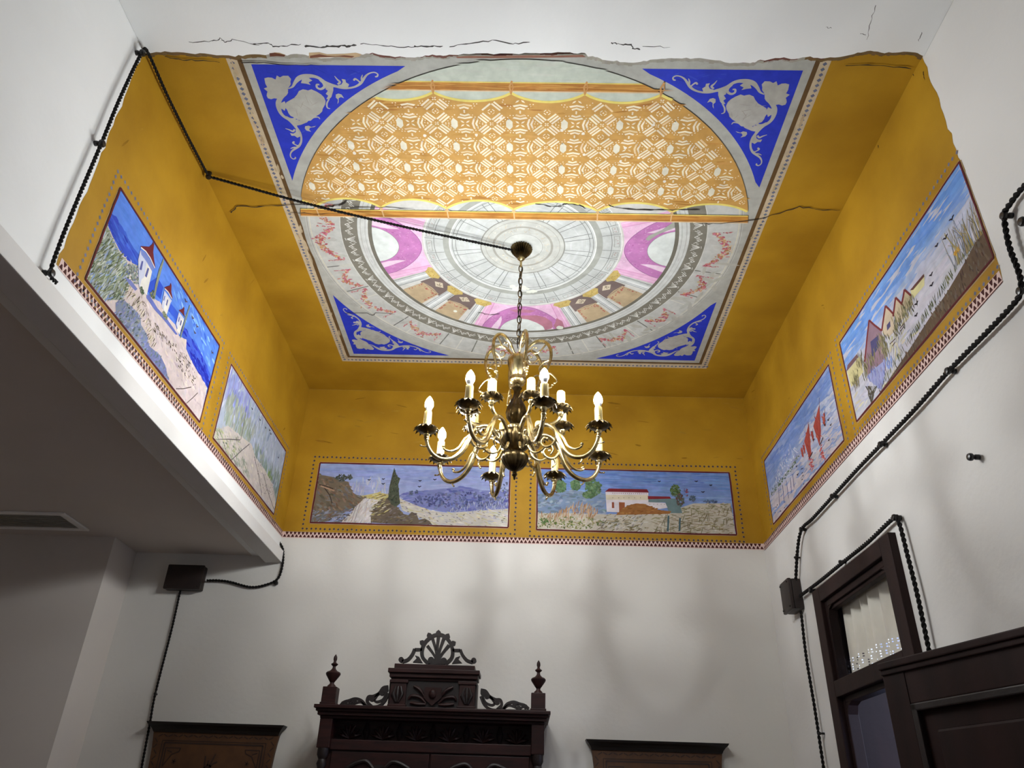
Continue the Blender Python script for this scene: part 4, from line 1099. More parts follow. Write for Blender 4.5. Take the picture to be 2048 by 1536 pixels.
s.within(T([(140, 600), (400, 590), (640, 600), (700, 640), (600, 690), (140, 670)]), 200, (.008, .02), (.005, .010), [(112, 122, 64), (140, 144, 84), (206, 198, 186), (90, 108, 62), (184, 172, 140)], 0, 1.5)
s.within(T([(640, 590), (1000, 570), (1000, 710), (640, 690)]), 120, (.012, .04), (.003, .007), [(132, 118, 84), (216, 210, 204), (150, 150, 150), (120, 110, 80)], .5, .6)
clump(s, T([(200, 625)])[0], .022, .018, 40, [(86, 112, 62), (100, 126, 72)])
s.poly(T([(1050, 440), (1290, 440), (1330, 560), (1220, 560), (1190, 470), (1050, 475)]), (112, 136, 138)); s.step()
s.poly(T([(700, 385), (1050, 388), (1052, 520), (960, 560), (710, 548)]), (226, 218, 224)); s.step()
s.poly(T([(702, 410), (1050, 412), (1050, 452), (704, 450)]), (222, 210, 184)); s.step()
s.poly(T([(694, 384), (728, 358), (1040, 364), (1056, 392)]), (128, 38, 48)); s.step()
for k in range(17): diamond(s, *T([(760+k*17, 396+k*.3)])[0], .003, (120, 40, 48))
for x in (760, 808, 850, 892, 938, 986): s.dab(*T([(x, 434)])[0], .007, .003, PI/2, (40, 32, 40))
s.poly(T([(752, 470), (770, 470), (772, 518), (752, 518)]), (148, 82, 60)); s.poly(T([(810, 470), (858, 472), (858, 545), (812, 550)]), (158, 92, 58)); s.step()
s.poly(T([(1046, 470), (1190, 476), (1208, 515), (1150, 525), (1050, 525)]), (226, 218, 222)); s.poly(T([(1046, 420), (1226, 424), (1238, 442), (1048, 446)]), (132, 40, 50)); s.step()
for x in (1062, 1095, 1125, 1155, 1182): s.dab(*T([(x, 487)])[0], .006, .003, PI/2, (44, 36, 40))
mnd = T([(785, 575), (830, 530), (880, 498), (950, 480), (1020, 485), (1080, 510), (1140, 535), (1240, 545), (1225, 565), (1000, 570)])
s.poly(mnd, (158, 106, 56)); s.step(); s.within(mnd, 50, (.015, .04), (.004, .009), [(150, 98, 48), (172, 122, 70), (140, 92, 50)], .1, .3)
clump(s, T([(1272, 375)])[0], .030, .038, 170, [(92, 116, 72), (74, 96, 58), (110, 126, 84)]); clump(s, T([(1310, 450)])[0], .024, .040, 110, [(92, 104, 90), (110, 70, 74), (84, 96, 78)])
clump(s, T([(1360, 390)])[0], .012, .030, 30, [(150, 60, 64), (110, 72, 74)], (.004, .008), (.003, .006)); clump(s, T([(1410, 440)])[0], .020, .018, 40, [(98, 112, 128), (84, 100, 112)]); clump(s, T([(1560, 465)])[0], .040, .010, 40, [(92, 110, 140), (80, 98, 130)])
for p0, p1 in (((1216, 580), (1210, 710)), ((1310, 600), (1305, 708))): s.line(T([p0, p1]), .010, (76, 104, 112))
s.birds(T([(1140, 303), (1443, 303), (1562, 334), (1498, 390)]), .010)
outline(s); s.build('landscape_mural', wall_back, 'mural of a white farmhouse with red roof, right on the back wall')

# --- left wall, near panel: white towers by the sea
cl = (1.953, 2.962, CAMZ+1.478, CAMZ+1.872)
frame_of('left', wall_left, cl, 'row of small blue diamonds framing the white towers mural', (112, 116, 140))
s = Scene2D('left', cl).fill((92, 138, 232)); T1 = survey('left', 160, 370, 6.68); T2 = survey('left', 230, 470, 6.676); T3 = survey('left', 290, 600, 6.144)
s.grad(300, (0, .6, .4, 1), (.05, .14), (.008, .018), [(.4, (84, 130, 230)), (1, (94, 140, 234))], -.05, .1, 7)
s.strokes(200, (.5, 1, .25, 1), (.02, .07), (.005, .013), [(96, 150, 240), (122, 176, 246), (64, 110, 228), (150, 196, 246)], -.35, .3)
hl = T1([(415, 372), (470, 440), (560, 560), (640, 720), (700, 830), (800, 950), (830, 1100), (720, 1100), (600, 1010), (500, 860), (430, 700), (362, 545), (350, 500)])
s.poly(hl, (58, 92, 206)); s.step(); s.within(hl, 70, (.03, .09), (.006, .014), [(50, 82, 200), (66, 104, 216), (44, 72, 190)], -.1, .2)
sea = T3([(420, 300), (480, 330), (560, 460), (640, 560), (720, 720), (810, 940), (760, 1085), (640, 880), (560, 740), (500, 600), (460, 470)])
s.poly(sea, (66, 98, 212)); s.step(); s.within(sea, 70, (.02, .06), (.006, .014), [(48, 74, 206), (72, 106, 228), (30, 48, 184)], -.2, .3)
s.within(T3([(560, 660), (640, 700), (760, 900), (790, 1000), (760, 1080), (640, 880)]), 50, (.02, .06), (.006, .014), [(22, 36, 168), (34, 54, 184)], -.2, .3)
s.poly(T2([(440, 640), (560, 560), (640, 700), (600, 860), (540, 800), (430, 760)]), (44, 82, 204)); s.poly(T2([(730, 900), (840, 1040), (820, 1140), (700, 1010)]), (52, 92, 214)); s.step()
land = T1([(355, 520), (430, 690), (520, 870), (620, 1000), (760, 1080)])+T2([(310, 640), (420, 790), (600, 900), (690, 1080), (800, 1200), (850, 1350), (950, 1400)])+T3([(500, 600), (560, 740), (640, 880), (760, 1080), (665, 1515), (285, 1000), (0, 660)])+T1([(300, 1540), (68, 1245), (200, 900)])
s.poly(land, (218, 202, 200)); s.step()
s.within(land, 360, (.015, .05), (.005, .012), [(224, 208, 204), (208, 192, 196), (228, 214, 200), (214, 200, 206)], -.35, .5)
grass = T1([(355, 540), (420, 700), (520, 900), (620, 1020), (640, 1200), (640, 1400), (560, 1536), (300, 1540), (68, 1245), (200, 900)])
s.poly(grass, (150, 160, 148)); s.step(); s.within(grass, 420, (.02, .06), (.003, .006), [(96, 108, 78), (120, 132, 96), (150, 160, 128), (196, 200, 186), (134, 156, 204), (180, 190, 210), (82, 92, 66)], 1.15, .45)
g2 = T2([(0, 900), (100, 860), (240, 980), (330, 1080), (340, 1200), (420, 1330), (440, 1536), (350, 1536), (0, 1080)])
s.poly(g2, (134, 146, 168)); s.step(); s.within(g2, 150, (.012, .035), (.004, .008), [(108, 118, 146), (126, 136, 190), (146, 150, 148), (90, 102, 96), (158, 160, 206)], 1.0, .6)
g3 = T3([(0, 500), (60, 580), (180, 680), (240, 800), (285, 990), (150, 860), (0, 660)])
s.poly(g3, (122, 130, 176)); s.step(); s.within(g3, 60, (.012, .03), (.005, .010), [(112, 120, 172), (130, 138, 186), (110, 128, 128)], .8, .8)
s.within(T2([(150, 640), (260, 760), (330, 900), (440, 1180), (560, 1536), (430, 1400), (340, 1080), (240, 960), (120, 780)]), 90, (.02, .045), (.0025, .005), [(226, 212, 190), (178, 168, 140), (104, 96, 74), (232, 222, 206)], 1.2, .35)
s.within(T1([(590, 1080), (720, 1070), (800, 1060), (790, 1330), (700, 1300), (600, 1180)]), 110, (.008, .022), (.004, .008), [(120, 130, 112), (150, 160, 150), (104, 112, 150), (200, 206, 204)], .6, .9)
s.poly(T2([(120, 560), (200, 600), (290, 720), (260, 745), (180, 660)]), (122, 130, 190)); s.poly(T2([(410, 800), (450, 800), (560, 980), (680, 1110), (830, 1330), (800, 1330), (640, 1130), (520, 1000), (410, 840)]), (104, 116, 190)); s.step()
s.within(T2([(330, 800), (400, 900), (480, 1100), (600, 1260), (760, 1500), (700, 1500), (480, 1250), (380, 980)]), 70, (.008, .018), (.002, .004), [(84, 76, 66), (116, 104, 84), (140, 130, 110)], -.5, .5)
s.within(T3([(200, 360), (480, 640), (640, 960), (600, 1060), (420, 860), (300, 560)]), 80, (.008, .02), (.002, .0045), [(66, 58, 56), (112, 104, 80), (90, 84, 70)], -.4, .5)
for q in (T3([(370, 1090), (460, 1090), (560, 1070)]), T3([(500, 1270), (580, 1200), (640, 1140)])): s.line(q, .004, (110, 96, 92))
s.step()
def tower(T, wall, lit, roof, wins, base=None):
    s.poly(T(wall), (206, 210, 230)); s.step(); s.poly(T(lit), (236, 232, 222)); s.step()
    for w_ in wins: s.poly(T(w_), (92, 98, 160))
    s.poly(T(roof), (112, 34, 40)); s.step()
tower(T2, [(330, 200), (400, 260), (500, 430), (480, 490), (410, 800), (310, 690), (300, 330)], [(410, 370), (484, 490), (415, 800), (322, 680), (345, 590), (380, 560)], [(328, 148), (450, 156), (490, 120), (498, 85), (512, 125), (500, 230), (515, 350), (530, 445), (500, 400), (460, 300), (400, 215)],
      [[(345, 345), (368, 350), (345, 470), (315, 460)], [(425, 435), (446, 450), (412, 570), (388, 545)]])
s.poly(T2([(330, 195), (400, 245), (470, 350), (510, 450), (480, 478), (420, 370), (340, 260)]), (126, 142, 206)); s.step()
s.line(T2([(335, 165), (400, 218), (460, 305), (522, 440)]), .005, (240, 232, 230)); s.step()
tower(T2, [(650, 740), (750, 880), (735, 900), (680, 1065), (610, 950), (640, 800)], [(685, 820), (725, 880), (680, 1065), (640, 990), (665, 880)], [(648, 700), (725, 675), (735, 635), (745, 670), (742, 760), (762, 855), (735, 810), (700, 750)],
      [[(650, 810), (662, 815), (645, 880), (635, 870)], [(688, 855), (702, 870), (680, 950), (668, 930)]])
s.line(T2([(655, 715), (700, 760), (750, 850)]), .004, (240, 232, 230)); s.step()
tower(T2, [(845, 1030), (915, 1120), (850, 1330), (805, 1190)], [(870, 1110), (905, 1140), (850, 1330), (815, 1270)], [(840, 1005), (895, 985), (910, 955), (918, 985), (912, 1040), (928, 1105), (890, 1050)], [[(845, 1095), (855, 1100), (842, 1165), (832, 1150)], [(870, 1135), (884, 1145), (868, 1215), (854, 1195)]])
def pole_tree(T, pts, wd, col):
    q = T(pts); s.line([(a, b, wd*f) for (a, b), f in zip(q, (.5, 1, 1.1, .5))], wd, col); s.step()
    for k in range(26):
        i = random.randint(0, len(q)-2); t = random.random(); x = q[i][0]+(q[i+1][0]-q[i][0])*t; y = q[i][1]+(q[i+1][1]-q[i][1])*t
        s.dab(x+random.uniform(-wd*.3, wd*.3), y, .014, .004, 1.5, vary(col, 18))
    s.step()
pole_tree(T2, [(510, 860), (540, 680), (590, 480), (640, 325)], .016, (138, 146, 124)); pole_tree(T2, [(862, 1370), (900, 1240), (945, 1090), (992, 940)], .012, (134, 148, 140))
clump(s, T2([(350, 740)])[0], .016, .010, 24, [(66, 84, 60), (110, 120, 100)]); clump(s, T2([(490, 790)])[0], .018, .014, 30, [(66, 84, 60), (120, 128, 110)]); clump(s, T2([(660, 1080)])[0], .022, .010, 30, [(110, 122, 84), (150, 156, 130)]); clump(s, T2([(230, 480)])[0], .03, .02, 40, [(116, 126, 112), (160, 168, 164)])
s.birds(T2([(935, 890), (1025, 1110), (1085, 1225), (1055, 1310)])+T3([(815, 650)]), .012, (96, 80, 96))
outline(s); s.build('landscape_mural', wall_left, 'mural of white red-roofed towers above a blue bay on the left wall')

# --- left wall, far panel: misty dunes
cl = (3.128, 4.116, CAMZ+1.482, CAMZ+1.873)
frame_of('left', wall_left, cl, 'row of small blue diamonds framing the misty dune mural', (112, 112, 130))
s = Scene2D('left', cl).fill((178, 188, 206)); T = survey('left', 415, 720, 4.955)
s.strokes(260, (0, 1, .35, 1), (.03, .08), (.008, .020), [(178, 188, 212), (196, 204, 222), (160, 172, 200), (170, 182, 188)], PI/2, .35)
s.strokes(80, (0, .35, .55, 1), (.05, .10), (.010, .024), [(140, 146, 214), (160, 166, 222), (150, 156, 206)], PI/2, .25)
s.strokes(110, (.05, .45, .35, .72), (.04, .09), (.010, .022), [(164, 172, 158), (152, 164, 152), (172, 178, 164)], PI/2, .3)
s.strokes(170, (.5, 1, .1, .55), (.03, .08), (.008, .020), [(150, 164, 160), (138, 154, 156), (162, 172, 160), (128, 146, 140)], PI/2, .4)
s.strokes(26, (.72, .86, .22, .45), (.03, .05), (.008, .016), [(112, 138, 72), (128, 150, 96)], PI/2, .4)
dune = T([(60, 690), (200, 650), (330, 760), (430, 830), (470, 960), (560, 1080), (640, 1230), (670, 1380), (660, 1515), (45, 800)])
s.poly(dune, (206, 196, 190)); s.step(); s.within(dune, 200, (.02, .05), (.005, .011), [(212, 202, 196), (198, 188, 186), (216, 206, 190), (200, 192, 196)], -.3, .4)
s.within(T([(55, 680), (200, 690), (330, 780), (330, 900), (260, 1000), (45, 800)]), 150, (.015, .04), (.004, .009), [(164, 170, 140), (184, 184, 140), (140, 152, 132), (198, 194, 176), (120, 132, 112)], -.3, .5)
s.within(T([(220, 960), (330, 960), (380, 1010), (420, 1180), (300, 1070)]), 50, (.02, .04), (.004, .008), [(140, 152, 136), (160, 166, 146), (120, 134, 116)], -.6, .4)
for q in ([(60, 793), (200, 785), (320, 792)], [(230, 993), (330, 900), (412, 832)], [(325, 790), (345, 700), (375, 540)], [(460, 960), (500, 1130), (535, 1340)], [(550, 1130), (590, 1290), (655, 1480)]): s.line(T(q), .005, (96, 90, 90))
s.step(); s.within(T([(440, 880), (480, 960), (640, 1230), (660, 1340), (540, 1330), (480, 1080)]), 40, (.006, .012), (.003, .005), [(66, 60, 62), (90, 84, 80)], 0, .8)
s.birds(T([(437, 488), (515, 597), (570, 675), (610, 700), (622, 735), (697, 970)]), .011)
outline(s); s.build('landscape_mural', wall_left, 'mural of pale misty dunes with thin posts on the left wall')

# --- right wall, near panel: thatched boathouses in reeds
cl = (1.806, 2.880, CAMZ+1.508, CAMZ+1.902)
frame_of('right', wall_right, cl, 'row of small blue diamonds framing the pointed huts mural', (112, 116, 140))
s = Scene2D('right', cl).fill((196, 198, 214)); TA = survey('right', 1675, 520, 4.52); TB_ = survey('right', 1790, 310, 4.655)
s.grad(560, (0, 1, 0, 1), (.08, .22), (.010, .022), [(0, (200, 200, 212)), (.42, (208, 204, 216)), (.60, (192, 196, 216)), (.74, (126, 164, 226)), (.88, (104, 150, 226)), (1, (132, 172, 232))], .02, .07, 6)
s.strokes(90, (.45, 1, .02, .4), (.03, .08), (.005, .012), [(196, 196, 206), (214, 206, 178), (184, 188, 208), (206, 204, 216)], 0, .3)
bank = TB_([(840, 770), (930, 960), (700, 1210), (480, 1530), (360, 1640), (330, 1600), (430, 1430), (560, 1250), (690, 1050), (780, 880)])
b2 = [(1.806, cl[2]), (1.806, cl[2]+.115), (1.93, cl[2]+.085), (2.06, cl[2]+.062), (2.2, cl[2]+.05), (2.36, cl[2]+.03), (2.55, cl[2]+.012), (2.72, cl[2])]
s.poly(b2, (104, 84, 66)); s.step(); s.within(b2, 160, (.015, .04), (.004, .009), [(96, 76, 58), (116, 96, 74), (84, 66, 54), (110, 98, 84)], PI/2, .4)
for k in range(110):
    x = random.uniform(1.81, 2.62); h_ = cl[2]+.1*max(0, 1-(x-1.806)/.85)+.012
    s.dab(x, h_+.012, random.uniform(.025, .05), .0035, PI/2+random.uniform(-.3, .3), vary(random.choice([(104, 112, 72), (90, 96, 60), (140, 136, 96), (72, 78, 52)]), 12))
s.step()
for k in range(50):
    x = random.uniform(1.815, 1.99); h_ = cl[2]+.1
    s.line([(x, h_, .003), (x+random.uniform(-.012, .012), h_+.06, .003), (x+random.uniform(-.03, .03), h_+random.uniform(.08, .15), .0015)], .003, vary(random.choice([(150, 140, 112), (176, 156, 96), (120, 112, 96), (140, 148, 170)]), 12))
s.step()
clump(s, TB_([(585, 895)])[0], .018, .008, 16, [(214, 172, 72), (196, 150, 60)], (.015, .03), (.003, .005))
def hut(T, face, edgeL, edgeR, col, win=None):
    s.poly(T(face), col); s.step(); s.line(T(edgeL), .013, (120, 44, 48)); s.line(T(edgeR), .009, (120, 50, 50)); s.step()
    if win: s.poly(T(win), (82, 78, 120)); s.step()
hut(TA, [(290, 545), (400, 640), (440, 860), (440, 1000), (320, 1080), (250, 1000), (262, 800)], [(290, 545), (272, 700), (250, 920)], [(290, 545), (340, 590), (405, 640)], (148, 120, 134), [(302, 740), (372, 680), (385, 780), (318, 880)])
hut(TA, [(440, 415), (510, 490), (520, 640), (470, 700), (410, 660), (420, 500)], [(438, 415), (425, 500), (405, 640)], [(438, 415), (475, 450), (512, 490)], (212, 194, 168), [(450, 590), (480, 550), (485, 600), (455, 640)])
hut(TA, [(530, 340), (600, 410), (610, 520), (540, 570), (515, 480)], [(530, 340), (520, 420), (508, 510)], [(530, 340), (560, 370), (602, 415)], (206, 188, 160))
hut(TA, [(610, 268), (670, 320), (690, 400), (620, 450), (590, 380)], [(610, 268), (600, 330), (585, 400)], [(610, 268), (640, 295), (672, 325)], (194, 178, 148))
s.poly(TA([(665, 280), (791, 130), (791, 230), (690, 350)]), (222, 214, 160)); s.poly(TA([(660, 275), (700, 225), (785, 125), (791, 150), (690, 270)]), (104, 66, 60)); s.step()
s.poly(TA([(90, 1010), (205, 870), (240, 1010), (130, 1150)]), (214, 204, 152)); s.poly(TA([(85, 1010), (95, 950), (180, 850), (192, 880)]), (120, 90, 96)); s.step()
for k in range(7): s.dab(*TA([(115+k*17, 1040-k*18)])[0], .006, .0025, PI/2, (90, 80, 70))
for c_, n_ in (((400, 740), 60), ((430, 830), 60), ((540, 590), 50), ((600, 500), 40), ((660, 400), 40), ((205, 910), 40), ((170, 1090), 50), ((260, 980), 40), ((320, 900), 40)):
    c3 = TA([c_])[0]
    for k in range(n_): s.dab(c3[0]+random.gauss(0, .020), c3[1]+random.gauss(0, .018), random.uniform(.02, .04), .0035, PI/2+random.uniform(-.25, .25), vary(random.choice([(136, 128, 92), (112, 106, 76), (168, 158, 120), (92, 90, 64)]), 12))
s.step()
rf = TA([(320, 1000), (440, 900), (430, 1060), (400, 1170), (330, 1120), (270, 1060)])
s.poly(rf, (156, 162, 206)); s.step(); s.within(rf, 40, (.02, .04), (.004, .010), [(142, 148, 198), (172, 178, 214), (118, 126, 186), (150, 140, 164)], PI/2, .5)
s.within(TA([(460, 720), (560, 680), (580, 850), (480, 880)]), 30, (.02, .04), (.005, .010), [(214, 206, 170), (200, 198, 196)], PI/2, .5)
s.within(TA([(450, 880), (500, 880), (490, 970), (440, 980)]), 16, (.015, .03), (.005, .010), [(142, 160, 214)], PI/2, .5)
for q in (TA([(480, 760), (530, 710)]), TA([(500, 780), (530, 740)]), TA([(570, 620), (610, 570)]), TA([(575, 645), (605, 600)])): s.line(q, .004, (92, 72, 60))
for k in range(16): s.line(TA([(315+random.uniform(-8, 8), 1300), (310+random.uniform(-30, 40), 1220), (300+random.uniform(-60, 80), 1140)]), .003, (90, 84, 70))
s.step()
s.birds(TB_([(537, 600), (478, 778), (396, 848), (345, 1120), (350, 1215), (207, 1390), (205, 1497)]), .014)
outline(s); s.build('landscape_mural', wall_right, 'mural of pointed lakeside huts and reeds on the right wall')

# --- right wall, far panel: red sails
cl = (3.034, 4.113, CAMZ+1.496, CAMZ+1.880)
frame_of('right', wall_right, cl, 'row of small blue diamonds framing the red sails mural', (108, 108, 128))
s = Scene2D('right', cl).fill((150, 168, 212)); T = survey('right', 1520, 720, 4.517)
s.grad(480, (0, 1, 0, 1), (.06, .18), (.009, .020), [(0, (204, 192, 196)), (.30, (206, 198, 206)), (.46, (180, 186, 212)), (.62, (140, 162, 212)), (.85, (116, 144, 208)), (1, (136, 160, 216))], .03, .08, 7)
s.strokes(90, (0, .45, .25, .72), (.05, .12), (.010, .02), [(190, 196, 218), (204, 202, 214), (176, 186, 216)], .12, .15, 6)
s.strokes(60, (0, .45, 0, .3), (.03, .08), (.005, .010), [(150, 166, 204), (166, 178, 208)], 0, .3)
s.within(T([(130, 1080), (200, 900), (280, 770), (350, 800), (360, 850), (250, 1000), (150, 1110)]), 90, (.012, .03), (.005, .010), [(164, 170, 216), (196, 200, 226), (142, 150, 204), (220, 222, 236)], .8, .7)
for q in ([(150, 1090), (170, 960), (190, 1040)], [(180, 970), (195, 880), (210, 990)], [(265, 860), (270, 755), (300, 860)], [(300, 800), (330, 830), (350, 840)]): s.line(T(q), .004, (222, 222, 236))
s.within(T([(90, 1180), (160, 1110), (260, 1000), (350, 840), (365, 860), (280, 1010), (170, 1150), (110, 1230)]), 100, (.008, .02), (.005, .009), [(100, 120, 92), (124, 140, 110), (84, 104, 84)], 0, 1.2)
RD = (176, 76, 64)
def sail(pts, refl=None):
    s.poly(T(pts), RD); s.step()
    q = T(pts); s.within(q, 18, (.02, .05), (.004, .009), [(182, 82, 68), (166, 68, 60), (188, 92, 76)], 1.2, .4)
    if refl: s.within(T(refl), 34, (.012, .028), (.004, .007), [(206, 96, 90), (214, 130, 120), (196, 76, 74)], .15, .2)
sail([(445, 570), (462, 790), (470, 850), (448, 890), (402, 735)], [(440, 890), (480, 890), (490, 960), (470, 1010), (455, 990)])
sail([(540, 405), (555, 640), (552, 700), (540, 770), (485, 600)], [(540, 770), (560, 760), (600, 920), (580, 935), (545, 830)])
sail([(588, 470), (592, 580), (585, 585), (568, 540)]); sail([(478, 640), (488, 700), (484, 730), (465, 680)]); sail([(385, 790), (392, 850), (385, 880), (378, 820)]); sail([(402, 760), (410, 810), (404, 830), (396, 800)])
for q in ([(445, 560), (448, 890)], [(540, 340), (545, 770)], [(408, 580), (412, 640)], [(490, 455), (497, 520)], [(588, 440), (592, 600)], [(480, 620), (488, 735)]): s.line(T(q), .003, (110, 60, 60))
for a, b in (((450, 890), (480, 830)), ((545, 770), (575, 700)), ((583, 590), (597, 580)), ((482, 730), (495, 712))): s.line(T([a, b]), .008, (78, 52, 54))
s.step()
for q in ([(172, 1160), (180, 1310)], [(208, 1130), (222, 1290)], [(242, 1090), (262, 1250)], [(275, 1060), (290, 1200)], [(298, 1030), (312, 1150)]): s.line(T(q), .006, (96, 98, 150))
for x, y in ((390, 980), (385, 1020), (392, 1045), (385, 1080), (398, 1120), (378, 985), (150, 1330), (190, 1365), (140, 1380), (148, 1450), (160, 1310), (225, 1335)): s.dab(*T([(x, y)])[0], .022, .005, .1, (72, 60, 66))
s.birds(T([(335, 965), (345, 1040), (625, 545), (645, 590), (628, 728)]), .013)
outline(s); s.build('landscape_mural', wall_right, 'mural of red sailed boats on a calm sea on the right wall')

# wear of the ochre paint: lighter brush marks and small cracks
for plane, parent, n in (('back', wall_back, 60), ('left', wall_left, 8), ('right', wall_right, 8)):
    Y = Art(plane, 0.0009)
    a0, a1 = (XL+.03, XR-.03) if plane == 'back' else (YF+.03, YB-.03)
    for k in range(n):
        v = random.uniform(CAMZ+1.97, CZ-.03)
        Y.dab(random.uniform(a0, a1), v, random.uniform(.02, .10), random.uniform(.004, .012), random.uniform(-.25, .25) if plane == 'back' else random.uniform(.2, 1.4), vary((178, 136, 42) if random.random() < .6 else (156, 114, 26), 5))
    if plane == 'right':
        crack(Y, 'right', [(1825, 140), (1828, 152)], .006, (70, 44, 16)); crack(Y, 'right', [(1847, 145), (1850, 160)], .006, (70, 44, 16)); crack(Y, 'right', [(1756, 290), (1757, 297)], .006, (70, 44, 16))
    Y.build('brush_wear', parent, 'streaky brush marks in the ochre paint')

# ------------------------------------------------------------------ cabinet against the back wall
CF = 3.905
def TC(pts):
    out = []
    for p in pts:
        out.append(on_y(600+p[0]/3.938, 1240+p[1]/3.938, CF))
    return out
cab = empty('cabinet', (-0.43, 4.12, 0)); tag(cab, 'tall dark carved wooden cabinet with openwork crest against the back wall', 'cabinet')
CXC = -0.43
m = MB(); m.box(-0.950, 0.090, 3.965, 4.325, 0.12, 1.925); m.box(-0.950, 0.090, 4.02, 4.325, 1.925, 2.03)
m.build('body', 'walnut', cab)
m = MB()
for x0, x1, y0, z0, z1 in ((-0.962, 0.102, 3.925, 2.012, 2.024), (-0.972, 0.112, 3.905, 2.024, 2.040), (-0.980, 0.120, 3.893, 2.040, 2.052), (-0.988, 0.128, 3.880, 2.052, 2.068)):
    m.box(x0, x1, y0, 4.33, z0, z1, c=0.003)
m.build('cornice', 'walnut', cab)
for sx in (-1, 1):
    x = CXC+sx*0.500
    MB().box(x-0.030, x+0.030, 3.925, 4.02, 1.885, 2.012, c=0.003).build('corner_block', 'walnut', cab)
    col = MB(); prof = []
    zz = [(0.012, 0), (0.026, 0.005), (0.026, 0.03), (0.018, 0.04), (0.024, 0.06), (0.024, 0.10), (0.016, 0.14), (0.020, 0.30), (0.024, 0.50), (0.020, 0.75), (0.014, 0.90), (0.024, 0.93), (0.018, 0.95), (0.027, 0.97), (0.027, 1.0)]
    col.lathe([(r, 0.95+z*0.935) for r, z in zz], (x, 3.950, 0), 18)
    col.build('colonnette', 'walnut_dark', cab, True)
    p = MB(); p.box(x-0.034+sx*0.0, x+0.034, 3.905, 3.973, 2.068, 2.150, c=0.003); p.box(x-0.038, x+0.038, 3.901, 3.977, 2.068, 2.080, c=0.002)
    post = p.build('post', 'walnut', cab)
    f = MB(); f.lathe([(0.022, 2.150), (0.020, 2.158), (0.011, 2.166), (0.010, 2.172), (0.020, 2.186), (0.034, 2.206), (0.036, 2.214), (0.032, 2.220), (0.018, 2.226), (0.009, 2.236), (0.007, 2.246), (0.016, 2.254), (0.017, 2.258), (0.008, 2.264), (0.006, 2.270), (0.009, 2.280), (0.008, 2.292), (0.001, 2.304)], (x, 3.939, 0), 20)
    f.build('finial', 'walnut', post, True)
MB().box(-0.900, 0.040, 3.945, 3.99, 1.880, 1.925, c=0.003).build('rail', 'walnut', cab)
# carved shells in the shadowed frieze
for k in range(6):
    x = -0.83+k*0.16
    sh = MB()
    for j in range(-3, 4):
        a = j*0.42
        sh.tube([(x, 4.016, 1.935), (x+0.032*math.sin(a), 4.004, 1.935+0.036*math.cos(a)), (x+0.058*math.sin(a), 4.010, 1.935+0.062*math.cos(a))], [0.004, 0.008, 0.005], 6)
    sh.build('carved_shell', 'walnut', cab, True)
    if k < 5: MB().tube([(x+.08, 4.012, 1.93), (x+.08, 4.0, 1.965), (x+.08, 4.012, 2.005)], [0.006, 0.016, 0.006], 8).build('carved_leaf', 'walnut_dark', cab, True)
# doors with raised arched panels
for sx in (-1, 1):
    x0, x1 = (CXC-0.462, CXC-0.003) if sx < 0 else (CXC+0.003, CXC+0.462)
    d = MB(); d.box(x0, x1, 3.952, 3.972, 0.95, 1.875, c=0.004); door = d.build('door', 'walnut', cab)
    xm = (x0+x1)/2
    a = [(xm-0.16+0.32*i/12, 1.78+0.045*math.sin(PI*(i/12)*2-PI/2)*.5+0.02*math.sin(PI*i/12)) for i in range(13)]
    MB().slab([(xm-0.16, 1.02)]+a+[(xm+0.16, 1.02)], 'y', 3.944, 3.953).build('panel', 'walnut_dark', door)
    for s in (-1, 1):
        cv = spline([(xm+s*0.02, 1.80), (xm+s*0.06, 1.835), (xm+s*0.11, 1.825), (xm+s*0.15, 1.80), (xm+s*0.13, 1.785)], 5)
        MB().tube([(p[0], 3.946, p[1]) for p in cv], 0.010, 8).build('carving', 'walnut_dark', door, True)
    MB().ball((x1-0.03 if sx < 0 else x0+0.03, 3.942, 1.40), 0.012).build('door_knob', 'bronze', door, True)
MB().box(-0.975, 0.115, 3.86, 4.33, 0.0, 0.12, c=0.004).build('plinth', 'walnut', cab)
MB().box(-0.985, 0.125, 3.82, 4.33, 0.88, 0.94, c=0.005).build('ledge', 'walnut', cab)
for sx in (-1, 1):
    x0, x1 = (CXC-0.47, CXC-0.004) if sx < 0 else (CXC+0.004, CXC+0.47)
    dd = MB().box(x0, x1, 3.945, 3.966, 0.14, 0.86, c=0.004).build('lower_door', 'walnut', cab)
    MB().box(x0+.06, x1-.06, 3.938, 3.946, 0.22, 0.78, c=0.003).build('panel', 'walnut_dark', dd)
# pediment block
ped = MB(); ped.box(CXC-0.218, CXC+0.206, 3.925, 4.03, 2.068, 2.192, c=0.003)
pedo = ped.build('pediment', 'walnut_dark', cab)
m = MB()
for e, y0, z0, z1 in ((0.206, 3.918, 2.190, 2.202), (0.214, 3.906, 2.202, 2.222), (0.222, 3.896, 2.222, 2.242), (0.196, 3.915, 2.242, 2.266)):
    m.box(CXC-0.006-e, CXC-0.006+e, y0, 4.035, z0, z1, c=0.003)
m.build('pediment_cornice', 'walnut', pedo)
for sx in (-1, 1):
    x = CXC-0.006+sx*0.165
    p = MB(); p.box(x-0.038, x+0.038, 3.905, 3.927, 2.070, 2.176, c=0.003); p.box(x-0.044, x+0.044, 3.900, 3.927, 2.176, 2.190, c=0.002); p.box(x-0.044, x+0.044, 3.900, 3.927, 2.070, 2.080, c=0.002)
    pil = p.build('pilaster', 'walnut', pedo)
    lf = MB()
    for s in (-1, 0, 1): lf.tube([(x+s*0.006, 3.904, 2.090), (x+s*0.022, 3.898, 2.125), (x+s*0.012, 3.902, 2.160)], [0.006, 0.009, 0.004], 7)
    lf.build('carved_leaf', 'walnut_dark', pil, True)
c = MB()
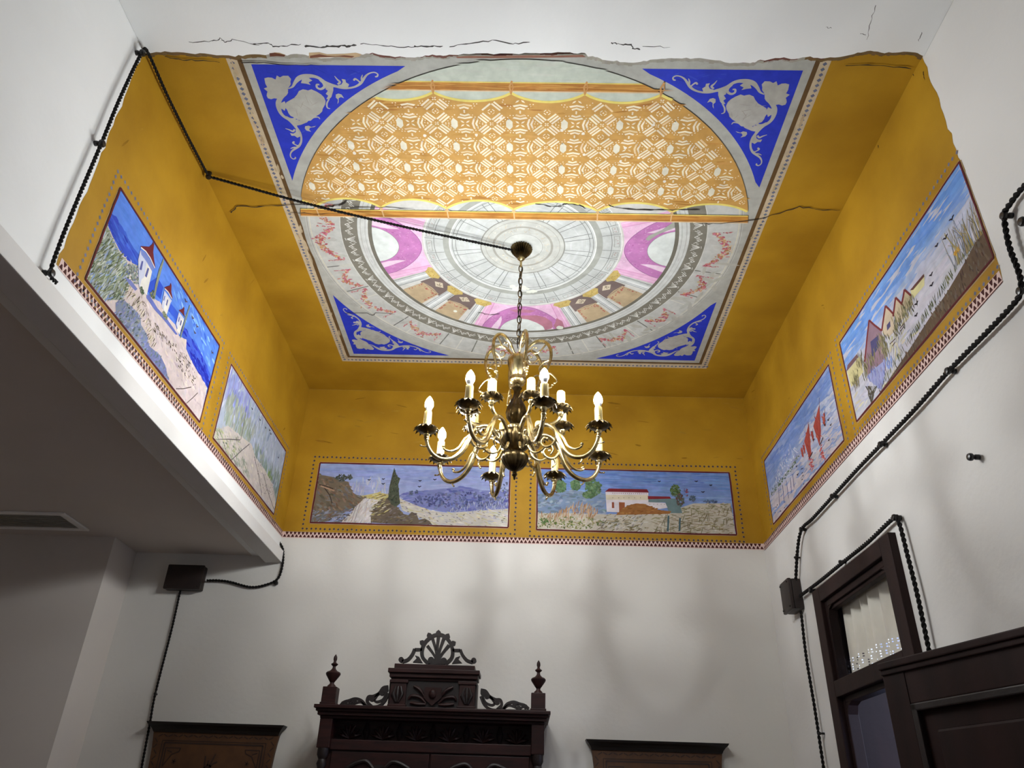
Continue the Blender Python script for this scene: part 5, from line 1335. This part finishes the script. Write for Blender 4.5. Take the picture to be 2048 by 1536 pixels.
c.slab([(CXC-0.045, 2.160), (CXC+0.035, 2.160), (CXC+0.038, 2.115), (CXC-0.005, 2.078), (CXC-0.048, 2.115)], 'y', 3.912, 3.927); c.ball((CXC-0.005, 3.908, 2.130), 0.018, (1, .5, 1.2))
c.build('shield', 'walnut', pedo, True)
for sx in (-1, 1):
    lv = MB()
    for q in ([(0.03, 2.09), (0.06, 2.115), (0.10, 2.120), (0.115, 2.105)], [(0.04, 2.12), (0.065, 2.150), (0.095, 2.165)], [(0.03, 2.085), (0.07, 2.085), (0.105, 2.090)]):
        sp_ = spline(q, 5); lv.tube([(CXC-.005+sx*p[0], 3.918, p[1]) for p in sp_], [0.0045+0.004*math.sin(PI*i/(len(sp_)-1)) for i in range(len(sp_))], 7)
    lv.build('carved_leaf', 'walnut', pedo, True)
# openwork crest: fan in an oval hoop with side volutes
def wood_strip(pts, w_, name, parent, d0=3.926, d1=3.948, mat='walnut_dark'):
    q = spline(pts, 6) if len(pts) > 2 else [np.array(p, float) for p in pts]
    n = len(q); L = []; R = []
    for i in range(n):
        t = q[min(i+1, n-1)]-q[max(i-1, 0)]; l = math.hypot(t[0], t[1]) or 1
        ww = (q[i][2] if len(q[i]) > 2 else w_)*.5
        L.append((q[i][0]-t[1]/l*ww, q[i][1]+t[0]/l*ww)); R.append((q[i][0]+t[1]/l*ww, q[i][1]-t[0]/l*ww))
    m = MB()
    for i in range(n-1): m.slab([L[i], L[i+1], R[i+1], R[i]], 'y', d0, d1)
    return m
fan_c = TC([(1080, 300)])[0]
crest = MB()
hoop = TC([(1010, 318), (965, 270), (958, 210), (985, 145), (1040, 100), (1088, 88), (1135, 100), (1180, 150), (1200, 215), (1190, 275), (1140, 320)])
crest.v, crest.f, crest.m = [], [], []
def merge(dst, src): dst.add(src.v, src.f); return dst
merge(crest, wood_strip(hoop, 0.017, '', None))
for e in ((1000, 175), (1040, 115), (1088, 100), (1130, 118), (1172, 170)):
    tip = TC([e])[0]; mid = ((fan_c[0]+tip[0])/2+(0.004 if e[0] < 1080 else -0.004), (fan_c[1]+tip[1])/2)
    merge(crest, wood_strip([(fan_c[0], fan_c[1], .013), (mid[0], mid[1], .012), (tip[0], tip[1], .016)], .012, '', None))
for e, a in (((1088, 72), 0), ((1015, 92), .5), ((1160, 98), -.5), ((958, 150), 1.0), ((1205, 155), -1.0)):
    p = TC([e])[0]
    ca, sa = math.cos(a), math.sin(a)
    crest.slab([(p[0]+ca*x-sa*y, p[1]+sa*x+ca*y) for x, y in ((-.006, -.012), (-.013, 0), (-.010, .006), (0, .014), (.010, .006), (.013, 0), (.006, -.012))], 'y', 3.927, 3.947)
for sx in (-1, 1):
    def X(p): return (p if sx < 0 else (2160-p[0], p[1]+6))
    merge(crest, wood_strip(TC([X((960, 205)), X((900, 205))]), .014, '', None))
    merge(crest, wood_strip(TC([X((900, 200)), X((880, 245)), X((845, 285)), X((800, 300))]), .015, '', None))
    k = TC([X((793, 285))])[0]; crest.slab([(k[0]+.013*math.cos(t*PI/6), k[1]+.013*math.sin(t*PI/6)) for t in range(12)], 'y', 3.926, 3.950)
    crest.slab(TC([X((885, 305)), X((915, 275)), X((900, 250)), X((935, 262)), X((965, 310))]), 'y', 3.928, 3.946)
    k = TC([X((1030, 290))])[0]; crest.slab([(k[0]+.016*math.cos(t*PI/6), k[1]+.016*math.sin(t*PI/6)) for t in range(12)], 'y', 3.924, 3.950)
crest.slab(TC([(1050, 300), (1065, 230), (1080, 170), (1095, 230), (1110, 300), (1130, 322), (1010, 322)]), 'y', 3.925, 3.949)
crest.v = [(p[0], p[1], p[2]-.012) for p in crest.v]
cr_o = crest.build('crest', 'walnut_dark', pedo); cr_o['label'] = 'openwork fan shaped crest'
# side fretwork scrolls
for sx in (-1, 1):
    fr = MB()
    def X(p): return p if sx < 0 else (2112-p[0]+(p[1]-600)*0.0, p[1]+26)
    for pts, w_ in (([(310, 640), (340, 612), (380, 600), (430, 585), (480, 600), (515, 640), (560, 650), (620, 640), (665, 600), (690, 540)], .013),
                    ([(560, 645), (525, 610), (535, 570), (575, 565), (620, 540), (650, 500), (690, 490)], .014),
                    ([(650, 500), (670, 540), (650, 590), (600, 610), (570, 590)], .011),
                    ([(400, 600), (390, 635), (430, 620), (470, 612), (510, 640)], .010),
                    ([(330, 640), (350, 622), (385, 640)], .010), ([(620, 540), (600, 560), (575, 600)], .010)):
        merge(fr, wood_strip(TC([X(p) for p in pts]), w_, '', None, 3.930, 3.948))
    for p, r in (((665, 515), .017), ((560, 590), .013), ((335, 618), .010), ((420, 605), .012), ((385, 630), .010), ((640, 545), .012)):
        k = TC([X(p)])[0]; fr.slab([(k[0]+r*math.cos(t*PI/5), k[1]+r*.8*math.sin(t*PI/5)) for t in range(10)], 'y', 3.929, 3.949)
    q = TC([X((300, 655)), X((690, 655)), X((690, 640)), X((300, 645))]); fr.slab(q, 'y', 3.929, 3.949)
    fr.v = [(p[0], p[1], p[2]-.016) for p in fr.v]
    fr.build('fretwork', 'walnut_dark', pedo)

# ------------------------------------------------------------------ printed panels with flared cornice
def panel(label, x0, x1, ztop, tilt=0.0):
    """x0..x1 cornice width"""
    e = empty('printed_panel', ((x0+x1)/2, YB-0.02, ztop-1.25)); tag(e, label, 'wall panel', 'printed panels either side of the cabinet')
    xm = (x0+x1)/2; hw = (x1-x0)/2
    m = MB()
    prof = [(hw, 0.0, .075), (hw*.985, .010, .070), (hw*.955, .020, .056), (hw*.930, .032, .044), (hw*.915, .045, .036)]
    vs = []; fs = []
    for w_, dz, dep in prof:
        vs += [(xm-w_, YB-dep, ztop-dz), (xm+w_, YB-dep, ztop-dz), (xm+w_, YB-.004, ztop-dz), (xm-w_, YB-.004, ztop-dz)]
    for i in range(len(prof)-1):
        for j in range(4): fs.append((i*4+j, i*4+(j+1) % 4, (i+1)*4+(j+1) % 4, (i+1)*4+j))
    fs += [(0, 1, 2, 3), tuple((len(prof)-1)*4+j for j in (3, 2, 1, 0))]
    m.add(vs, fs); m.build('cornice', 'ebony', e)
    side = [(.915, .045), (.900, .08), (.885, .13), (.872, .20), (.865, .30), (.862, .5), (.862, 1.25)]
    L = [(xm-hw*a, ztop-b) for a, b in side]; R = [(xm+hw*a, ztop-b) for a, b in side]
    board = MB().slab(L+R[::-1], 'y', YB-.030, YB-.004).build('board', 'leather_ochre', e)
    # printed ornament: raised a hair, on the board
    y1 = YB-.0312; y0 = YB-.0300
    P = MB()
    iw = hw*.915-.058
    def strip(a, b, w_):
        ax, az = a; bx, bz = b; l = math.hypot(bx-ax, bz-az); nx, nz = -(bz-az)/l*w_/2, (bx-ax)/l*w_/2
        P.slab([(ax+nx, az+nz), (bx+nx, bz+nz), (bx-nx, bz-nz), (ax-nx, az-nz)], 'y', y1, y0)
    for k, (ins, w_) in enumerate(((0.052, .004), (0.066, .008))):
        zt_ = ztop-.045-ins*.75; xl, xr = xm-iw+ins-.052, xm+iw-ins+.052
        strip((xl, zt_), (xr, zt_), w_); strip((xl, zt_), (xl+.004, ztop-1.2), w_); strip((xr, zt_), (xr-.004, ztop-1.2), w_)
    for k in range(int((2*hw*.86)/.026)):
        x = xm-hw*.86+.013+k*.026; s_ = (-1)**k
        strip((x, ztop-.056-.010*(s_ > 0)), (x+.020, ztop-.056-.010*(s_ < 0)), .005)
    for k in range(42):
        z_ = ztop-.075-k*.027; f = .895 if k < 2 else .875 if k < 5 else .858
        for sx in (-1, 1):
            x = xm+sx*(hw*f-.018); s_ = (-1)**k; strip((x-.008*s_, z_), (x+.008*s_, z_-.018), .005)
    for sx in (-1, 1):                                     # corner brackets
        xc = xm+sx*(iw-.016); zc = ztop-.118
        pts = [(xc-sx*.010, zc), (xc-sx*.085, zc), (xc-sx*.080, zc-.016), (xc-sx*.045, zc-.030), (xc-sx*.026, zc-.062), (xc-sx*.012, zc-.085), (xc-sx*.010, zc)]
        for i in range(len(pts)-1): strip(pts[i], pts[i+1], .005)
        strip((xc-sx*.02, zc-.012), (xc-sx*.045, zc-.02), .005)
        for a in range(5): t = a*2*PI/5; strip((xc-sx*.065, zc-.062), (xc-sx*.065+.012*math.cos(t), zc-.062+.012*math.sin(t)), .005)
    zc = ztop-.17                                           # plant motif
    for q in ([(0, -.9), (.01, -.5), (-.01, -.2), (.0, 0)], [(0, -.10), (-.015, -.03), (-.020, .02)], [(0, -.06), (.02, -.02), (.045, -.005)], [(0, -.05), (.022, .01), (.03, .03)], [(-.005, -.2), (.02, -.15), (.018, -.10), (0, -.08)], [(-.02, -.04), (.0, -.02), (.02, -.03)]):
        sp_ = spline(q, 5)
        for i in range(len(sp_)-1): strip((xm-.01+sp_[i][0], zc+sp_[i][1]), (xm-.01+sp_[i+1][0], zc+sp_[i+1][1]), .007)
    P.build('printed_ornament', 'leather_print', board)
    return e
panel('ochre printed panel with black cornice left of the cabinet', -1.934, -1.223, CAMZ+0.407)
panel('ochre printed panel with black cornice right of the cabinet', 0.320, 1.040, CAMZ+0.388)

# ------------------------------------------------------------------ transom door in the right wall
d1 = empty('door_1', (XR, 3.2, 0)); tag(d1, 'dark wooden door frame with glazed transom in the right wall', None, None, 'structure')
fx0, fx1 = XR-0.030, XR+0.05
zb = CAMZ+0.517; zt_ = CAMZ+0.583; zi = CAMZ+0.925; zo = CAMZ+0.990
MB().box(fx0, fx1, 3.545, 3.632, 0, zo, c=0.004).build('jamb', 'door_wood', d1)
MB().box(fx0, fx1, 2.772, 2.858, 0, zo, c=0.004).build('jamb', 'door_wood', d1)
MB().box(fx0, fx1, 2.858, 3.545, zi, zo, c=0.004).build('head', 'door_wood', d1)
MB().box(fx0, fx1, 2.858, 3.545, zb, zt_, c=0.004).build('transom_bar', 'door_wood', d1)
mo = MB()
mo.box(XR-.012, XR+.03, 3.522, 3.546, zt_, zi-.002, c=.004); mo.box(XR-.012, XR+.03, 2.857, 2.880, zt_, zi-.002, c=.004); mo.box(XR-.012, XR+.03, 2.880, 3.522, zi-.028, zi+.001, c=.004)
mo.box(XR+.0, XR+.03, 2.880, 3.522, zi-.044, zi-.026, c=.004)
for a in ((3.522, -1), (2.880, 1)):
    mo.slab([(a[0], zi-.028), (a[0]+a[1]*.05, zi-.028), (a[0]+a[1]*.014, zi-.042), (a[0], zi-.075)], 'x', XR-.010, XR+.03)
mo.build('moulding', 'door_wood', d1)
ml = MB(); ml.box(XR-.004, XR+.045, 3.520, 3.546, 0, zb, c=.004); ml.box(XR-.004, XR+.045, 2.857, 2.883, 0, zb, c=.004); ml.box(XR-.004, XR+.045, 2.883, 3.52, zb-.024, zb+.001, c=.004)
ml.slab([(3.52, zb-.024), (3.46, zb-.024), (3.50, zb-.036), (3.52, zb-.07)], 'x', XR-.002, XR+.04)
ml.build('door_stop', 'door_wood', d1)
MB().box(XR+.024, XR+.028, 2.878, 3.524, zt_-.004, zi-.026).build('pane', 'glass', d1)
rv = MB(); rv.box(XR+.05, XR+TH, 3.575, 3.601, 0, zo-.02); rv.box(XR+.05, XR+TH, 2.80, 2.826, 0, zo-.02); rv.box(XR+.05, XR+TH, 2.826, 3.575, zo-.04, zo-.02)
rv.build('lining', 'door_wood', d1)
# lace curtain behind the transom
cu = MB(); ny, nz = 150, 64; ya, yb_ = 2.840, 3.570; z1_, z0_ = zi-.005, zt_+.012
def fold(t): return 0.022*math.sin(t*2*PI*7.2+.6*math.sin(t*9))+0.006*math.sin(t*2*PI*3.1+1)
vs = []; fs = []
for j in range(nz+1):
    for i in range(ny+1):
        t = i/ny; z = z1_+(z0_-z1_)*j/nz
        if j == nz: z += 0.012*abs(((t*12) % 1)*2-1)
        vs.append((XR+.066+fold(t)*(0.55+.45*j/nz), ya+(yb_-ya)*t, z))
for j in range(nz):
    for i in range(ny):
        u = i/ny; v = j/nz
        hole = False
        if v > .80:
            ph = ((u*12) % 1); tri = abs(ph*2-1); d_ = (v-.80)/.20
            if (i % 3 == 1 and j % 2 == 1 and abs(d_-(.15+.6*tri)) > .13): hole = True
        elif .74 < v <= .80 and j % 2 == 0 and i % 3 == 0: hole = True
        if hole: continue
        k = j*(ny+1)+i; fs.append((k, k+1, k+ny+2, k+ny+1))
cu.add(vs, fs)
curt = cu.build('lace_curtain', 'lace', None, True); tag(curt, 'white lace curtain with scalloped hem behind the transom glass', 'curtain')
MB().tube([(XR+.066, 2.828, zi-.012), (XR+.066, 3.573, zi-.012)], .005, 8).build('curtain_rod', 'bronze', curt, True)

# second doorway: its leaf stands open towards the transom door
d2 = empty('door_2', (XR, 1.78, 0)); tag(d2, 'dark panelled wooden door leaf standing open against the right wall', None, None, 'structure')
pf = on_x(1760, 1330, XR-0.25); F0 = Vector((XR-0.25, pf[0], 0)); LZ = pf[1]
qf = on_z(2048, 1258, LZ); dirv = (Vector((qf[0], qf[1], 0))-F0); tt = (XR-0.035-F0.x)/dirv.x
H0 = F0+dirv*tt; Wd = (F0-H0).length; U = (F0-H0).normalized(); Nn = Vector((-U.y, U.x, 0))
if Nn.x > 0: Nn = -Nn                                       # towards the room
def leafbox(m, u0, u1, z0, z1, n0, n1, c_=0.003):
    t = MB(); t.box(u0, u1, n0, n1, z0, z1, c=c_)
    m.add([tuple(H0+U*v[0]+Nn*v[1]+Vector((0, 0, v[2]))) for v in t.v], t.f); return m
S_ = .095
m = MB(); leafbox(m, 0, S_, .01, LZ, -.04, 0); m.build('stile', 'door_wood', d2)
m = MB(); leafbox(m, Wd-S_, Wd, .01, LZ, -.04, 0); m.build('stile', 'door_wood', d2)
for z0, z1 in ((LZ-.125, LZ), (1.15, 1.28), (.01, .20)):
    m = MB(); leafbox(m, S_, Wd-S_, z0, z1, -.038, -.002); m.build('rail', 'door_wood', d2)
for z0, z1 in ((1.28, LZ-.125), (.20, 1.15)):
    m = MB(); leafbox(m, S_, Wd-S_, z0, z1, -.028, -.018, 0.0)
    leafbox(m, S_+.075, Wd-S_-.075, z0+.075, z1-.075, -.020, -.006, .008); m.build('panel', 'door_wood', d2)
    m = MB()
    for a in ((S_, S_+.022, z0, z1), (Wd-S_-.022, Wd-S_, z0, z1), (S_, Wd-S_, z1-.022, z1), (S_, Wd-S_, z0, z0+.022)): leafbox(m, a[0], a[1], a[2], a[3], -.022, .001, .004)
    m.build('moulding', 'walnut_dark', d2)
m = MB(); leafbox(m, 0, Wd, LZ-.018, LZ+.004, -.040, .012, .004); leafbox(m, 0, Wd, LZ-.034, LZ-.018, -.040, .006, .003); m.build('top_moulding', 'door_wood', d2)
for z in (.35, 1.2, LZ-.25):
    m = MB(); m.lathe([(.008, z-.05), (.008, z+.05)], (H0.x+.006, H0.y-.004, 0), 10); m.build('hinge', 'bronze', d2, True)
fm = MB(); fm.box(XR-.022, XR+.05, 1.766, 1.825, 0, 2.17, c=.004); fm.box(XR-.022, XR+.05, .975, 1.034, 0, 2.17, c=.004); fm.box(XR-.022, XR+.05, 1.034, 1.766, 2.11, 2.17, c=.004)
fm.build('frame', 'door_wood', d2)

# ------------------------------------------------------------------ air vent in the low ceiling
v = empty('air_vent', (-2.65, 3.81, SZ)); tag(v, 'white framed air vent grille in the low side ceiling', 'vent')
x0, x1, y0, y1 = -3.05, -2.352, 3.680, 3.945; z1_ = SZ-.0005; z0_ = SZ-.010
for a in ((x0, x1, y0, y0+.030), (x0, x1, y1-.030, y1), (x0, x0+.035, y0+.030, y1-.030), (x1-.035, x1, y0+.030, y1-.030)):
    MB().box(a[0], a[1], a[2], a[3], z0_, z1_, c=.002).build('frame', 'vent_paint', v)
MB().box(x0+.035, x1-.035, y0+.03, y1-.03, SZ-.003, SZ-.001).build('backing', 'vent_dark', v)
for k in range(9):
    yy = y0+.046+k*.0215
    t = MB(); t.box(x0+.036, x1-.036, yy-.008, yy+.008, -.001, .001)
    t.v = [(p[0], yy+(p[1]-yy)*.8, SZ-.0075+(p[1]-yy)*.35+p[2]) for p in t.v]
    t.build('slat', 'vent_dark', v)
